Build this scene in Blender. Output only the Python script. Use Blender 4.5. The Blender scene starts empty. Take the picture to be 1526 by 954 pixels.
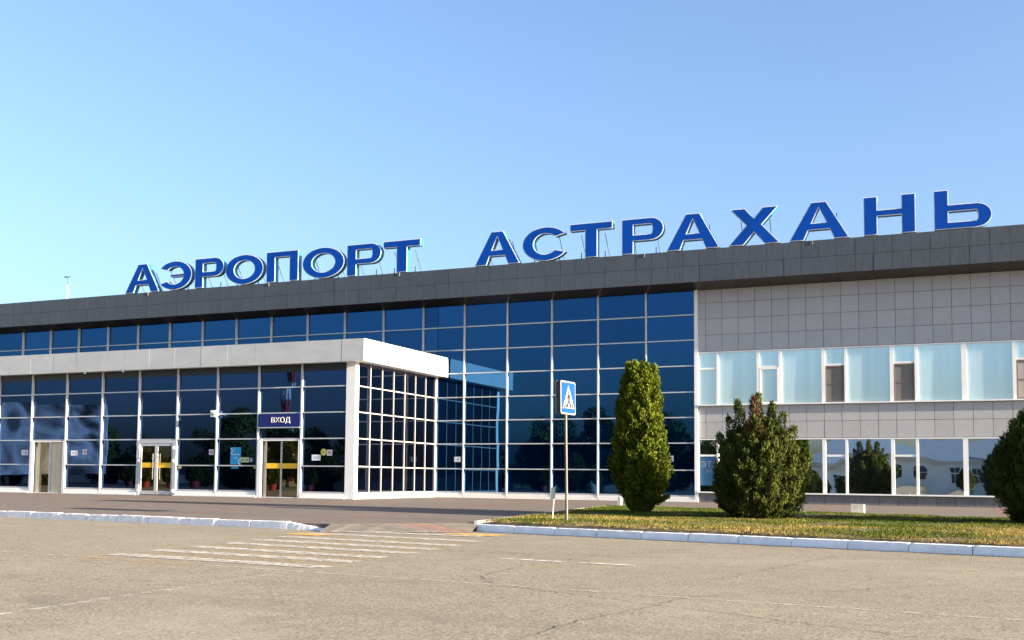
import bpy, bmesh, math, random
from mathutils import Vector, Matrix, noise
from mathutils.geometry import tessellate_polygon
R = math.radians
random.seed(7)
scene = bpy.context.scene
C = scene.collection

# ------------------------------------------------------------------ camera
def cam_axes(yaw, pitch, roll):
    fwd = Vector((math.sin(yaw)*math.cos(pitch), math.cos(yaw)*math.cos(pitch), math.sin(pitch)))
    right = Vector((math.cos(yaw), -math.sin(yaw), 0)); up = right.cross(fwd)
    r = math.cos(roll)*right + math.sin(roll)*up
    u = -math.sin(roll)*right + math.cos(roll)*up
    return fwd, r, u
F_, R_, U_ = cam_axes(-.4296, .0698, .0105)
cd = bpy.data.cameras.new('camera')
cam = bpy.data.objects.new('camera', cd); C.objects.link(cam)
cam.matrix_world = Matrix(((R_.x, U_.x, -F_.x, 9.361), (R_.y, U_.y, -F_.y, -40.174), (R_.z, U_.z, -F_.z, .80), (0, 0, 0, 1)))
cd.sensor_width = 36; cd.sensor_fit = 'HORIZONTAL'
cd.lens = 1624.92/1526*36
cd.shift_x = (763-707.42)/1526; cd.shift_y = (598.92-477)/1526
cd.clip_start = .1; cd.clip_end = 4000
scene.camera = cam

# ------------------------------------------------------------------ world, sun, exposure
SUN_EL = R(11.5)
sdir = Vector((.9973*math.cos(SUN_EL), -.073*math.cos(SUN_EL), math.sin(SUN_EL))).normalized()
world = bpy.data.worlds.new('World'); scene.world = world; world.use_nodes = True
wn = world.node_tree.nodes; wl = world.node_tree.links
bg = wn['Background']
sky = wn.new('ShaderNodeTexSky'); sky.sky_type = 'NISHITA'; sky.sun_disc = False
sky.sun_elevation = SUN_EL; sky.sun_rotation = math.atan2(sdir.x, sdir.y)
sky.air_density = 1.0; sky.dust_density = 3.2; sky.ozone_density = 3.3; sky.altitude = 0
hs = wn.new('ShaderNodeHueSaturation'); hs.inputs['Saturation'].default_value = .97; hs.inputs['Value'].default_value = 1.0
wl.new(sky.outputs[0], hs.inputs['Color']); wb = wn.new('ShaderNodeMix'); wb.data_type = 'RGBA'; wb.blend_type = 'MULTIPLY'; wb.inputs[0].default_value = 1; wb.inputs[7].default_value = (1.0, .975, 1.0, 1)
wl.new(hs.outputs[0], wb.inputs[6]); wl.new(wb.outputs[2], bg.inputs[0]); bg.inputs[1].default_value = .079
sl = bpy.data.lights.new('sun', 'SUN'); sl.energy = 5.0; sl.angle = R(.5); sl.color = (1, .85, .66)
sun = bpy.data.objects.new('sun', sl); C.objects.link(sun)
sun.rotation_euler = sdir.to_track_quat('Z', 'Y').to_euler(); sun.location = sdir*60
vs = scene.view_settings
vs.view_transform = 'Standard'; vs.look = 'None'; vs.gamma = 1; vs.use_curve_mapping = False
vs.exposure = 2.4
scene.cycles.max_bounces = 8

# ------------------------------------------------------------------ materials
def nodes_of(m): return m.node_tree.nodes, m.node_tree.links
def new_mat(name):
    m = bpy.data.materials.new(name); m.use_nodes = True; return m
def principled(m): return m.node_tree.nodes['Principled BSDF']
def mixcol(n, l, fac, a, b, mode='MIX'):
    x = n.new('ShaderNodeMix'); x.data_type = 'RGBA'; x.blend_type = mode
    for sock, v in ((x.inputs[0], fac), (x.inputs[6], a), (x.inputs[7], b)):
        if hasattr(v, 'is_output'): l.new(v, sock)
        elif isinstance(v, (int, float)): sock.default_value = v
        else: sock.default_value = (*v, 1)
    return x.outputs[2]
def tex_noise(n, l, scale, detail=4, rough=.55, stretch=None, coord='Object', dist=0):
    tc = n.new('ShaderNodeTexCoord'); t = n.new('ShaderNodeTexNoise')
    t.inputs['Scale'].default_value = scale; t.inputs['Detail'].default_value = detail; t.inputs['Roughness'].default_value = rough
    t.inputs['Distortion'].default_value = dist
    if coord == 'World':
        g = n.new('ShaderNodeNewGeometry'); src = g.outputs['Position']
    else: src = tc.outputs[coord]
    if stretch:
        mp = n.new('ShaderNodeMapping'); mp.inputs['Scale'].default_value = stretch
        l.new(src, mp.inputs[0]); src = mp.outputs[0]
    l.new(src, t.inputs['Vector']); return t.outputs['Fac']
def ramp(n, l, src, stops):
    r = n.new('ShaderNodeValToRGB'); e = r.color_ramp.elements
    while len(e) < len(stops): e.new(.5)
    for i, (p, c) in enumerate(stops):
        e[i].position = p; e[i].color = (c, c, c, 1) if isinstance(c, (int, float)) else (*c, 1)
    l.new(src, r.inputs[0]); return r.outputs[0]
def bump(n, l, p, height, strength=.3, distance=.01):
    b = n.new('ShaderNodeBump'); b.inputs['Strength'].default_value = strength; b.inputs['Distance'].default_value = distance
    l.new(height, b.inputs['Height']); l.new(b.outputs[0], p.inputs['Normal']); return b
def rand_val(n, l, base, amt, src):
    o = n.new('ShaderNodeObjectInfo'); m = n.new('ShaderNodeMapRange')
    m.inputs[3].default_value = 1-amt; m.inputs[4].default_value = 1+amt
    l.new(o.outputs['Random'], m.inputs[0])
    h = n.new('ShaderNodeHueSaturation'); l.new(m.outputs[0], h.inputs['Value']); l.new(src, h.inputs['Color'])
    return h.outputs[0]
def surface(name, col, rough=.6, metal=0, var=.15, scale=3, stretch=None, rand=0, bstr=0, bscale=40, bdist=.005, dirt=None):
    m = new_mat(name); n, l = nodes_of(m); p = principled(m)
    f = tex_noise(n, l, scale, 5, .6, stretch, 'World')
    lo = tuple(c*(1-var) for c in col); hi = tuple(min(1, c*(1+var)) for c in col)
    out = mixcol(n, l, ramp(n, l, f, [(.3, 0.), (.7, 1.)]), lo, hi)
    if dirt:
        d = tex_noise(n, l, dirt[1], 6, .65, dirt[3] if len(dirt) > 3 else None, 'World')
        out = mixcol(n, l, ramp(n, l, d, [(dirt[2], 0.), (min(1, dirt[2]+.2), 1.)]), out, dirt[0])
    if rand: out = rand_val(n, l, None, rand, out)
    l.new(out, p.inputs['Base Color']); p.inputs['Roughness'].default_value = rough; p.inputs['Metallic'].default_value = metal
    if bstr: bump(n, l, p, tex_noise(n, l, bscale, 4, .6, None, 'World'), bstr, bdist)
    return m
def plain(name, col, rough=.5, metal=0, spec=.5):
    m = new_mat(name); p = principled(m); p.inputs['Base Color'].default_value = (*col, 1)
    p.inputs['Roughness'].default_value = rough; p.inputs['Metallic'].default_value = metal
    p.inputs['Specular IOR Level'].default_value = spec; return m
def glass(name, tint, body, wob=.0025, wscale=.8, fac=.9, streak=0):
    # coated architectural glass: a tinted mirror film over a dark interior
    m = new_mat(name); n, l = nodes_of(m); n.remove(principled(m)); out = n['Material Output']
    g = n.new('ShaderNodeBsdfGlossy'); g.inputs['Roughness'].default_value = .012; g.inputs['Color'].default_value = (*tint, 1)
    d = n.new('ShaderNodeBsdfDiffuse'); d.inputs['Color'].default_value = (*body, 1)
    rgb = n.new('ShaderNodeRGB'); rgb.outputs[0].default_value = (*tint, 1); l.new(rand_val(n, l, None, .14, rgb.outputs[0]), g.inputs['Color'])
    if streak:
        f = tex_noise(n, l, 5, 3, .5, (1, 1, .03), 'World')
        c = mixcol(n, l, ramp(n, l, f, [(.35, 0.), (.65, 1.)]), tuple(b*(1-streak) for b in body), body); l.new(c, d.inputs['Color'])
    oi = n.new('ShaderNodeObjectInfo'); va = n.new('ShaderNodeVectorMath'); va.operation = 'ADD'
    ge = n.new('ShaderNodeNewGeometry'); sc = n.new('ShaderNodeVectorMath'); sc.operation = 'SCALE'
    co = n.new('ShaderNodeCombineXYZ')
    for i in range(3): l.new(oi.outputs['Random'], co.inputs[i])
    l.new(co.outputs[0], sc.inputs[0]); sc.inputs['Scale'].default_value = 37
    l.new(ge.outputs['Position'], va.inputs[0]); l.new(sc.outputs[0], va.inputs[1])
    t = n.new('ShaderNodeTexNoise'); t.inputs['Scale'].default_value = wscale; t.inputs['Detail'].default_value = 1
    l.new(va.outputs[0], t.inputs['Vector'])
    b = n.new('ShaderNodeBump'); b.inputs['Strength'].default_value = 1; b.inputs['Distance'].default_value = wob
    l.new(t.outputs['Fac'], b.inputs['Height']); l.new(b.outputs[0], g.inputs['Normal'])
    mx = n.new('ShaderNodeMixShader'); mx.inputs[0].default_value = fac
    l.new(d.outputs[0], mx.inputs[1]); l.new(g.outputs[0], mx.inputs[2]); l.new(mx.outputs[0], out.inputs[0])
    return m

M = {}
M['alu'] = surface('white_aluminium', (.50, .52, .54), .38, .25, .06, 2)
M['alu_white'] = surface('white_painted_frame', (.74, .74, .73), .4, 0, .05, 2)
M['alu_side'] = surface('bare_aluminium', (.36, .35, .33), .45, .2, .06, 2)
M['glass_main'] = glass('blue_mirror_glass', (.022, .080, .190), (.001, .045, .21), .003, .7, .93)
M['glass_vest'] = glass('dark_blue_mirror_glass', (.026, .055, .135), (.003, .009, .03), .0025, .7)
M['glass_side'] = glass('dark_side_glass', (.16, .17, .22), (.003, .004, .008), .002, .7)
M['glass_door'] = glass('bronze_door_glass', (.20, .19, .15), (.03, .026, .015), .001, .6)
M['glass_curtain'] = glass('pale_curtained_glass', (.70, .88, .95), (.56, .72, .80), .0035, .8, .55, .14)
M['glass_low'] = glass('clear_window_glass', (.62, .70, .74), (.02, .03, .035), .006, .9, .85)
M['granite'] = surface('slate_fascia_cladding', (.056, .067, .082), .45, 0, .24, 9, (3, 3, .25), .06, .25, 90, .003, dirt=((.10, .105, .115), 2.2, .60, (3, 1, .12)))
M['joint'] = plain('dark_joint', (.03, .03, .033), .8)
M['soffit'] = surface('soffit_mirrored_glass_tone', (.016, .013, .011), .5, 0, .15, 4, None, .12)  # dark tone paints in the soffit's reflection of the blue glazing
M['soffit_r'] = surface('soffit_mirrored_tile_tone', (.036, .030, .024), .5, 0, .15, 4, None, .12)  # browner tone paints in the soffit's reflection of the tiled wall
M['tile'] = surface('grey_ceramic_tile', (.36, .365, .37), .42, 0, .05, 6, None, .045, dirt=((.30, .30, .30), 1.1, .62, (1, 1, .25)))
M['plinth'] = surface('dark_granite_plinth', (.13, .13, .14), .45, 0, .2, 14, (1, 1, .3), .08)
M['cream'] = surface('cream_wall', (.62, .54, .38), .7, 0, .06, 2)
M['canopy'] = None; M['dark_reflection'] = plain('painted_dark_reflection', (.006, .006, .007), .35)
M['white_hw'] = plain('white_plastic', (.78, .78, .77), .4)
M['steel'] = plain('brushed_steel', (.6, .6, .6), .25, 1)
M['galv'] = surface('galvanised_pole', (.10, .095, .085), .45, .6, .15, 12, (1, 1, .2))
M['black'] = plain('black_plastic', (.02, .02, .02), .5)
M['yellow_tape'] = plain('yellow_tape', (.80, .48, .02), .5)
M['sign_blue'] = plain('sign_dark_blue', (.006, .012, .12), .25)
M['let_blue'] = surface('letter_blue_face', (.0, .056, .34), .5, 0, .12, .7)
principled(M['let_blue']).inputs['Specular IOR Level'].default_value = .15
M['let_rim'] = plain('letter_white_rim', (.80, .80, .80), .4)
M['let_side'] = plain('letter_cyan_side', (.010, .15, .28), .5)
M['paint_w'] = plain('white_print', (.8, .8, .8), .5)
M['road_blue'] = plain('traffic_sign_blue', (.002, .045, .17), .5, 0, .2)
M['sign_white'] = plain('traffic_sign_white', (.22, .22, .22), .5, 0, .2)
M['print_black'] = plain('black_print', (.01, .01, .01), .5)
M['roof_top'] = surface('roof_bitumen', (.12, .12, .12), .8)

def canopy_mat():
    m = new_mat('white_composite_cladding'); n, l = nodes_of(m); p = principled(m)
    f = tex_noise(n, l, 1.2, 5, .6, (1, 1, 2.5), 'World')
    c = mixcol(n, l, ramp(n, l, f, [(.3, 0.), (.75, 1.)]), (.39, .41, .415), (.475, .49, .495))
    l.new(rand_val(n, l, None, .02, c), p.inputs['Base Color']); p.inputs['Roughness'].default_value = .42
    b = tex_noise(n, l, 2.0, 2, .5, (.8, 1, 5.5), 'World', .8)
    bump(n, l, p, ramp(n, l, b, [(.45, 0.), (.62, 1.)]), .22, .004)
    return m
M['canopy'] = canopy_mat()

def asphalt():
    m = new_mat('sun_bleached_asphalt'); n, l = nodes_of(m); p = principled(m)
    big = tex_noise(n, l, .22, 5, .6, None, 'World'); fine = tex_noise(n, l, 38, 4, .8, None, 'World'); mid = tex_noise(n, l, 3.2, 6, .7, None, 'World')
    c = mixcol(n, l, ramp(n, l, big, [(.3, 0.), (.7, 1.)]), (.225, .196, .140), (.275, .242, .175))
    c = mixcol(n, l, .38, c, mixcol(n, l, ramp(n, l, mid, [(.35, 0.), (.65, 1.)]), (.18, .152, .11), (.31, .265, .195)))
    c = mixcol(n, l, ramp(n, l, fine, [(.38, 1.), (.49, 0.)]), c, (.085, .075, .06))
    c = mixcol(n, l, ramp(n, l, fine, [(.56, 0.), (.66, .85)]), c, (.50, .43, .32))
    stain = tex_noise(n, l, .9, 7, .7, None, 'World', .6)
    c = mixcol(n, l, ramp(n, l, stain, [(.56, 0.), (.72, .42)]), c, (.11, .10, .085))
    trk = tex_noise(n, l, .55, 5, .6, (.18, 2.4, 1), 'World', .4)
    c = mixcol(n, l, ramp(n, l, trk, [(.55, 0.), (.70, .30)]), c, (.13, .115, .09))
    pal = tex_noise(n, l, .35, 6, .65, None, 'World', .3)
    c = mixcol(n, l, ramp(n, l, pal, [(.54, 0.), (.70, .35)]), c, (.36, .31, .235))
    l.new(c, p.inputs['Base Color']); p.inputs['Roughness'].default_value = .95; p.inputs['Specular IOR Level'].default_value = .15
    bump(n, l, p, fine, .5, .004); return m
M['asphalt'] = asphalt()

def paving():
    m = new_mat('red_and_grey_paving_blocks'); n, l = nodes_of(m); p = principled(m)
    g = n.new('ShaderNodeNewGeometry'); br = n.new('ShaderNodeTexBrick')
    l.new(g.outputs['Position'], br.inputs['Vector'])
    br.inputs['Scale'].default_value = 1; br.inputs['Brick Width'].default_value = .2; br.inputs['Row Height'].default_value = .1
    br.inputs['Mortar Size'].default_value = .006; br.inputs['Color1'].default_value = (.150, .134, .110, 1); br.inputs['Color2'].default_value = (.185, .165, .135, 1)
    br.inputs['Mortar'].default_value = (.10, .09, .08, 1); br.inputs['Bias'].default_value = 0
    sep = n.new('ShaderNodeSeparateXYZ'); l.new(g.outputs['Position'], sep.inputs[0])
    def band(out, period, width, off):
        a = n.new('ShaderNodeMath'); a.operation = 'ADD'; a.inputs[1].default_value = off+1000; l.new(out, a.inputs[0])
        mo = n.new('ShaderNodeMath'); mo.operation = 'MODULO'; mo.inputs[1].default_value = period; l.new(a.outputs[0], mo.inputs[0])
        lt = n.new('ShaderNodeMath'); lt.operation = 'LESS_THAN'; lt.inputs[1].default_value = width; l.new(mo.outputs[0], lt.inputs[0]); return lt.outputs[0]
    b1 = band(sep.outputs['Y'], 1.6, .28, .2); b2 = band(sep.outputs['X'], 4.8, .4, 2.9)
    mx = n.new('ShaderNodeMath'); mx.operation = 'MAXIMUM'; l.new(b1, mx.inputs[0]); l.new(b2, mx.inputs[1])
    mk = n.new('ShaderNodeMath'); mk.operation = 'MULTIPLY'; mk.inputs[1].default_value = .9; l.new(mx.outputs[0], mk.inputs[0])
    c = mixcol(n, l, mk.outputs[0], br.outputs['Color'], mixcol(n, l, br.outputs['Fac'], (.24, .125, .09), (.09, .06, .05)))
    w = tex_noise(n, l, .7, 6, .65, None, 'World')
    c = mixcol(n, l, ramp(n, l, w, [(.45, 0.), (.72, .4)]), c, (.175, .145, .11))
    ww = tex_noise(n, l, 6, 5, .7, None, 'World')
    c = mixcol(n, l, ramp(n, l, ww, [(.35, .35), (.6, 0.)]), c, (.12, .11, .10))
    rw = tex_noise(n, l, 2.2, 5, .7, (.8, 5, 1), 'World')
    c = mixcol(n, l, ramp(n, l, rw, [(.42, .6), (.56, 0.)]), c, (.085, .078, .072))
    rr_ = tex_noise(n, l, 1.4, 5, .7, (.5, 6, 1), 'World')
    c = mixcol(n, l, ramp(n, l, rr_, [(.54, 0.), (.66, .6)]), c, (.22, .13, .095))
    l.new(c, p.inputs['Base Color']); p.inputs['Roughness'].default_value = .9; p.inputs['Specular IOR Level'].default_value = .2
    bump(n, l, p, br.outputs['Fac'], -.5, .004); return m
M['paving'] = paving()

def worn_paint(name, col, thr, soft=.12, scale=6):
    m = new_mat(name); n, l = nodes_of(m); p = principled(m); out = n['Material Output']
    p.inputs['Base Color'].default_value = (*col, 1); p.inputs['Roughness'].default_value = .85
    f = tex_noise(n, l, scale, 8, .75, None, 'World'); fi = tex_noise(n, l, 60, 3, .7, None, 'World')
    a = n.new('ShaderNodeMath'); a.operation = 'ADD'; l.new(f, a.inputs[0])
    s = n.new('ShaderNodeMath'); s.operation = 'MULTIPLY_ADD'; s.inputs[1].default_value = .45; s.inputs[2].default_value = -.22; l.new(fi, s.inputs[0]); l.new(s.outputs[0], a.inputs[1])
    t = n.new('ShaderNodeBsdfTransparent'); mx = n.new('ShaderNodeMixShader')
    l.new(ramp(n, l, a.outputs[0], [(thr, 0.), (thr+soft, 1.)]), mx.inputs[0]); l.new(t.outputs[0], mx.inputs[1]); l.new(p.outputs[0], mx.inputs[2]); l.new(mx.outputs[0], out.inputs[0])
    return m
M['zebra'] = worn_paint('worn_white_road_paint', (.50, .465, .40), .39, .18)
M['zebra_y'] = worn_paint('worn_yellow_road_paint', (.46, .27, .05), .53)
M['zebra_y2'] = worn_paint('yellow_road_paint', (.66, .38, .05), .40)
M['line'] = worn_paint('faded_road_line', (.50, .46, .39), .46, .2)
M['crack'] = worn_paint('asphalt_crack', (.045, .04, .035), .38, .1, 3)
M['edge'] = worn_paint('rough_broken_edge', (.06, .055, .05), .40, .08, 5)
M['kerb'] = surface('whitewashed_kerb', (.84, .84, .84), .85, 0, .1, 5, None, .05, .5, 25, .012, dirt=((.34, .32, .28), 3.5, .62))
M['kerb_rough'] = surface('chipped_whitewashed_kerb', (.80, .80, .80), .9, 0, .12, 7, None, .05, .6, 30, .012, dirt=((.30, .28, .24), 6, .60))
M['kerb_thin'] = surface('thin_pale_kerb', (.50, .48, .43), .9, 0, .15, 5)
M['soil'] = surface('dry_lawn_soil', (.12, .09, .04), .95, 0, .3, 5, None, 0, .5, 30, .01)
M['bark'] = surface('brown_bark', (.09, .065, .045), .9, 0, .3, 12, (1, 1, .2), 0, .6, 25, .01)
M['render_white'] = surface('white_render', (.70, .70, .68), .8, 0, .06, 1)
M['roof_blue'] = surface('blue_grey_metal_roof', (.16, .22, .30), .5, .2, .1, 2)
M['win_dark'] = plain('dark_window', (.03, .04, .05), .1)
M['red'] = plain('red_paint', (.42, .015, .02), .5)
M['white_m'] = plain('white_mast_paint', (.75, .75, .75), .5)
M['pot_red'] = plain('red_pot', (.16, .006, .006), .6)
M['pot_cream'] = plain('cream_pot', (.22, .19, .14), .7)

def foliage(name, lo, hi, rough=.65, trans=.12):
    m = new_mat(name); n, l = nodes_of(m); p = principled(m); out = n['Material Output']
    a = n.new('ShaderNodeAttribute'); a.attribute_name = 'tint'
    c = mixcol(n, l, a.outputs['Fac'], lo, hi)
    l.new(c, p.inputs['Base Color']); p.inputs['Roughness'].default_value = rough; p.inputs['Specular IOR Level'].default_value = .1
    t = n.new('ShaderNodeBsdfTranslucent'); l.new(c, t.inputs['Color'])
    mx = n.new('ShaderNodeMixShader'); mx.inputs[0].default_value = trans
    l.new(p.outputs[0], mx.inputs[1]); l.new(t.outputs[0], mx.inputs[2]); l.new(mx.outputs[0], out.inputs[0]); return m
M['thuja'] = foliage('thuja_foliage', (.011, .028, .002), (.115, .142, .010))
M['juniper'] = foliage('juniper_foliage', (.010, .021, .004), (.082, .100, .017))
M['dead'] = foliage('brown_dead_foliage', (.035, .022, .010), (.085, .050, .022))
M['grass'] = foliage('lawn_grass', (.050, .078, .008), (.26, .19, .06), .8, .2)
M['leaf'] = foliage('broadleaf_foliage', (.03, .05, .012), (.09, .12, .03))

# ------------------------------------------------------------------ object helpers
WL = {}
def wloc(p): return WL.get(p.name, Vector((0, 0, 0))) if p else Vector((0, 0, 0))
def link(name, data, loc=(0, 0, 0), parent=None, rot=(0, 0, 0)):
    o = bpy.data.objects.new(name, data); C.objects.link(o)
    loc = Vector(loc)
    if parent: o.parent = parent; o.location = loc-wloc(parent)
    else: o.location = loc
    o.rotation_euler = rot; WL[o.name] = loc; return o
def tag(o, label=None, cat=None, group=None, kind=None):
    for k, v in (('label', label), ('category', cat), ('group', group), ('kind', kind)):
        if v: o[k] = v
    return o
def thing(name, label, cat, loc=(0, 0, 0), group=None, rot=(0, 0, 0)):
    return tag(link(name, None, loc, None, rot), label, cat, group)
class MB:
    def __init__(s): s.v = []; s.f = []; s.m = []
    def add(s, vs, fs, mi=0):
        k = len(s.v); s.v += [tuple(v) for v in vs]; s.f += [tuple(i+k for i in f) for f in fs]; s.m += [mi]*len(fs); return s
    def box(s, a, b, mi=0):
        (x0, y0, z0), (x1, y1, z1) = a, b
        return s.add([(x0, y0, z0), (x1, y0, z0), (x1, y1, z0), (x0, y1, z0), (x0, y0, z1), (x1, y0, z1), (x1, y1, z1), (x0, y1, z1)],
                     [(0, 3, 2, 1), (4, 5, 6, 7), (0, 1, 5, 4), (1, 2, 6, 5), (2, 3, 7, 6), (3, 0, 4, 7)], mi)
    def tube(s, p, q, r0, r1=None, n=10, mi=0):
        p, q = Vector(p), Vector(q); r1 = r0 if r1 is None else r1
        d = (q-p).normalized(); a = d.orthogonal().normalized(); b = d.cross(a); vs = []
        for c, r in ((p, r0), (q, r1)):
            for i in range(n):
                t = 2*math.pi*i/n; vs.append(c+(a*math.cos(t)+b*math.sin(t))*r)
        fs = [(i, (i+1) % n, n+(i+1) % n, n+i) for i in range(n)]+[tuple(range(n-1, -1, -1)), tuple(range(n, 2*n))]
        return s.add(vs, fs, mi)
    def lathe(s, prof, n=20, c=(0, 0), mi=0):
        vs = []
        for r, z in prof:
            for i in range(n):
                t = 2*math.pi*i/n; vs.append((c[0]+r*math.cos(t), c[1]+r*math.sin(t), z))
        fs = []
        for k in range(len(prof)-1):
            for i in range(n): fs.append((k*n+i, k*n+(i+1) % n, (k+1)*n+(i+1) % n, (k+1)*n+i))
        fs.append(tuple(range(n-1, -1, -1))); fs.append(tuple(range((len(prof)-1)*n, len(prof)*n)))
        return s.add(vs, fs, mi)
    def mesh(s, name, mats, smooth=False):
        me = bpy.data.meshes.new(name); me.from_pydata(s.v, [], s.f)
        for m in (mats if isinstance(mats, (list, tuple)) else [mats]): me.materials.append(m)
        if any(s.m): me.polygons.foreach_set('material_index', s.m)
        if smooth: me.polygons.foreach_set('use_smooth', [True]*len(me.polygons))
        me.update(); return me
    def build(s, name, mats, parent=None, loc=(0, 0, 0), rot=(0, 0, 0), smooth=False):
        return link(name, s.mesh(name, mats, smooth), loc, parent, rot)
CACHE = {}
def bevel_box_mesh(name, d, mat, bev=0):
    key = (name, tuple(round(x, 4) for x in d), mat.name, bev)
    if key not in CACHE:
        h = [x/2 for x in d]
        if bev:
            bm = bmesh.new(); bmesh.ops.create_cube(bm, size=1)
            for v in bm.verts: v.co = Vector((v.co.x*d[0], v.co.y*d[1], v.co.z*d[2]))
            bmesh.ops.bevel(bm, geom=list(bm.edges), offset=bev, segments=1, affect='EDGES')
            me = bpy.data.meshes.new(name); bm.to_mesh(me); bm.free(); me.materials.append(mat)
        else: me = MB().box((-h[0], -h[1], -h[2]), tuple(h)).mesh(name, mat)
        CACHE[key] = me
    return CACHE[key]
def boxo(name, a, b, mat, parent=None, rot=(0, 0, 0), bev=0):
    a, b = Vector(a), Vector(b); d = b-a
    return link(name, bevel_box_mesh(name, d, mat, bev), (a+b)/2, parent, rot)
def jit(a): return random.uniform(-a, a)
def poly_solid(name, outer, holes, y0, y1, mat, parent=None, loc=(0, 0, 0), capback=True):
    """extrude an (x,z) outline with holes from y0 (front) to y1 (back)"""
    loops = [outer]+holes; vs = []; fs = []
    flat = [[Vector((x, 0, z)) for x, z in lp] for lp in loops]
    tris = tessellate_polygon([[Vector((x, z, 0)) for x, z in lp] for lp in loops])
    pts = [p for lp in loops for p in lp]; n = len(pts)
    vs = [(x, y0, z) for x, z in pts]+[(x, y1, z) for x, z in pts]
    def area(t): (ax, az), (bx, bz), (cx, cz) = (pts[i] for i in t); return (bx-ax)*(cz-az)-(bz-az)*(cx-ax)
    for t in tris:
        t = tuple(t)
        if area(t) < 0: t = t[::-1]
        fs.append(t); fs.append(tuple(i+n for i in t[::-1]))
    k = 0
    for lp in loops:
        m = len(lp); sa = sum(lp[i][0]*lp[(i+1) % m][1]-lp[(i+1) % m][0]*lp[i][1] for i in range(m))
        for i in range(m):
            a, b = k+i, k+(i+1) % m; q = (b, a, a+n, b+n)
            first = lp is outer
            ccw = sa > 0
            fs.append(q if ccw == first else q[::-1])
        k += m
    mb = MB().add(vs, fs)
    return mb.build(name, mat, parent, loc)
def inset(lp, d):
    """offset a closed loop inwards (towards its left when CCW) by d"""
    m = len(lp); out = []
    sa = sum(lp[i][0]*lp[(i+1) % m][1]-lp[(i+1) % m][0]*lp[i][1] for i in range(m))
    s = 1 if sa > 0 else -1
    for i in range(m):
        p0, p1, p2 = Vector(lp[i-1]), Vector(lp[i]), Vector(lp[(i+1) % m])
        e1 = (p1-p0).normalized(); e2 = (p2-p1).normalized()
        n1 = Vector((-e1.y, e1.x)); n2 = Vector((-e2.y, e2.x)); b = n1+n2
        if b.length < 1e-4: b = n1
        b.normalize(); c = max(.35, b.dot(n1))
        q = p1+b*(s*d/c); out.append((q.x, q.y))
    return out

# ------------------------------------------------------------------ ground, road, plaza
def plz(y): return 0 if y > -6.5 else .2*(y+6.5)/13.
ROAD = -.35
MB().add([(-900, -900, ROAD), (900, -900, ROAD), (900, 900, ROAD), (-900, 900, ROAD)], [(0, 1, 2, 3)]).build('road', M['asphalt'])['kind'] = 'structure'
LK0, LK1 = Vector((-14.0, -19.1)), Vector((-3.15, -20.32))      # left kerb face
RK0, RK1 = Vector((-.45, -18.62)), Vector((10.05, -20.98))      # right kerb face
ldir = (LK1-LK0).normalized(); rdir = (RK1-RK0).normalized()
def kerb_y(x):
    if x < LK1.x: return LK0.y+(x-LK0.x)*ldir.y/ldir.x
    if x < RK0.x: return LK1.y+(x-LK1.x)*(RK0.y-LK1.y)/(RK0.x-LK1.x)
    return RK0.y+(x-RK0.x)*rdir.y/rdir.x
mb = MB(); xs = [-70, -40, -20, LK1.x, RK0.x, 3, 10, 20, 40]
for i in range(len(xs)-1):
    a, b = xs[i], xs[i+1]; ya, yb = kerb_y(a)+.12, kerb_y(b)+.12
    if a == LK1.x: ya += 0
    mb.add([(a, -6.5, 0), (b, -6.5, 0), (b, .3, 0), (a, .3, 0)], [(0, 1, 2, 3)])
    mb.add([(a, ya, plz(ya)), (b, yb, plz(yb)), (b, -6.5, 0), (a, -6.5, 0)], [(0, 1, 2, 3)])
    mb.add([(a, ya, ROAD-.1), (b, yb, ROAD-.1), (b, yb, plz(yb)), (a, ya, plz(ya))], [(0, 1, 2, 3)])
mb.build('plaza_paving', M['paving'])['kind'] = 'structure'
# ramp strip of broken asphalt where the crossing meets the paving
mb = MB(); N = 14
for i in range(N):
    t0, t1 = i/N, (i+1)/N
    p0 = LK1.lerp(RK0, t0); p1 = LK1.lerp(RK0, t1); w0 = .55+.12*noise.noise((t0*9, 1, 0)); w1 = .55+.12*noise.noise((t1*9, 1, 0))
    q0 = p0+Vector((.25, -1))*w0; q1 = p1+Vector((.25, -1))*w1
    mb.add([(q0.x, q0.y, ROAD+.004), (q1.x, q1.y, ROAD+.004), (p1.x, p1.y+.16, plz(p1.y)+.004), (p0.x, p0.y+.16, plz(p0.y)+.004)], [(0, 1, 2, 3)])
mb.build('crossing_ramp', M['paving'])['kind'] = 'structure'

# kerb stones
def kerb_mesh(name, L, mat, seed, rough=0, h=.32, w=.16, chamfer=.02, taper=None):
    rng = random.Random(seed); nx = 12 if rough else 4; prof = [(0, -h+.15), (-.004, -.02), (chamfer, .15-chamfer*.3), (chamfer*1.8, .15), (w, .15), (w, -h+.15)]
    vs = []; fs = []
    for i in range(nx+1):
        x = -L/2+L*i/nx
        for (y, z) in prof:
            dx = dy = dz = 0
            if rough and z > .1:
                dz = -abs(rng.gauss(0, 1))*rough; dy = abs(rng.gauss(0, 1))*rough
                if i in (0, nx): dz -= abs(rng.gauss(0, 1))*rough*3.5; dx = (1 if i == 0 else -1)*abs(rng.gauss(0, 1))*rough*1.6
            elif rough: dy = rng.gauss(0, .4)*rough
            if taper: dz -= taper*(i/nx)*(1 if z > 0 else 0)
            vs.append((x+dx, y+dy, z+dz))
    k = len(prof)
    for i in range(nx):
        for j in range(k-1): fs.append((i*k+j, (i+1)*k+j, (i+1)*k+j+1, i*k+j+1))
    fs.append(tuple(range(k))); fs.append(tuple(nx*k+j for j in range(k-1, -1, -1)))
    return MB().add(vs, fs).mesh(name, mat)
kl = tag(link('kerb', None, (LK0.x, LK0.y, ROAD)), kind='structure')
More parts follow.
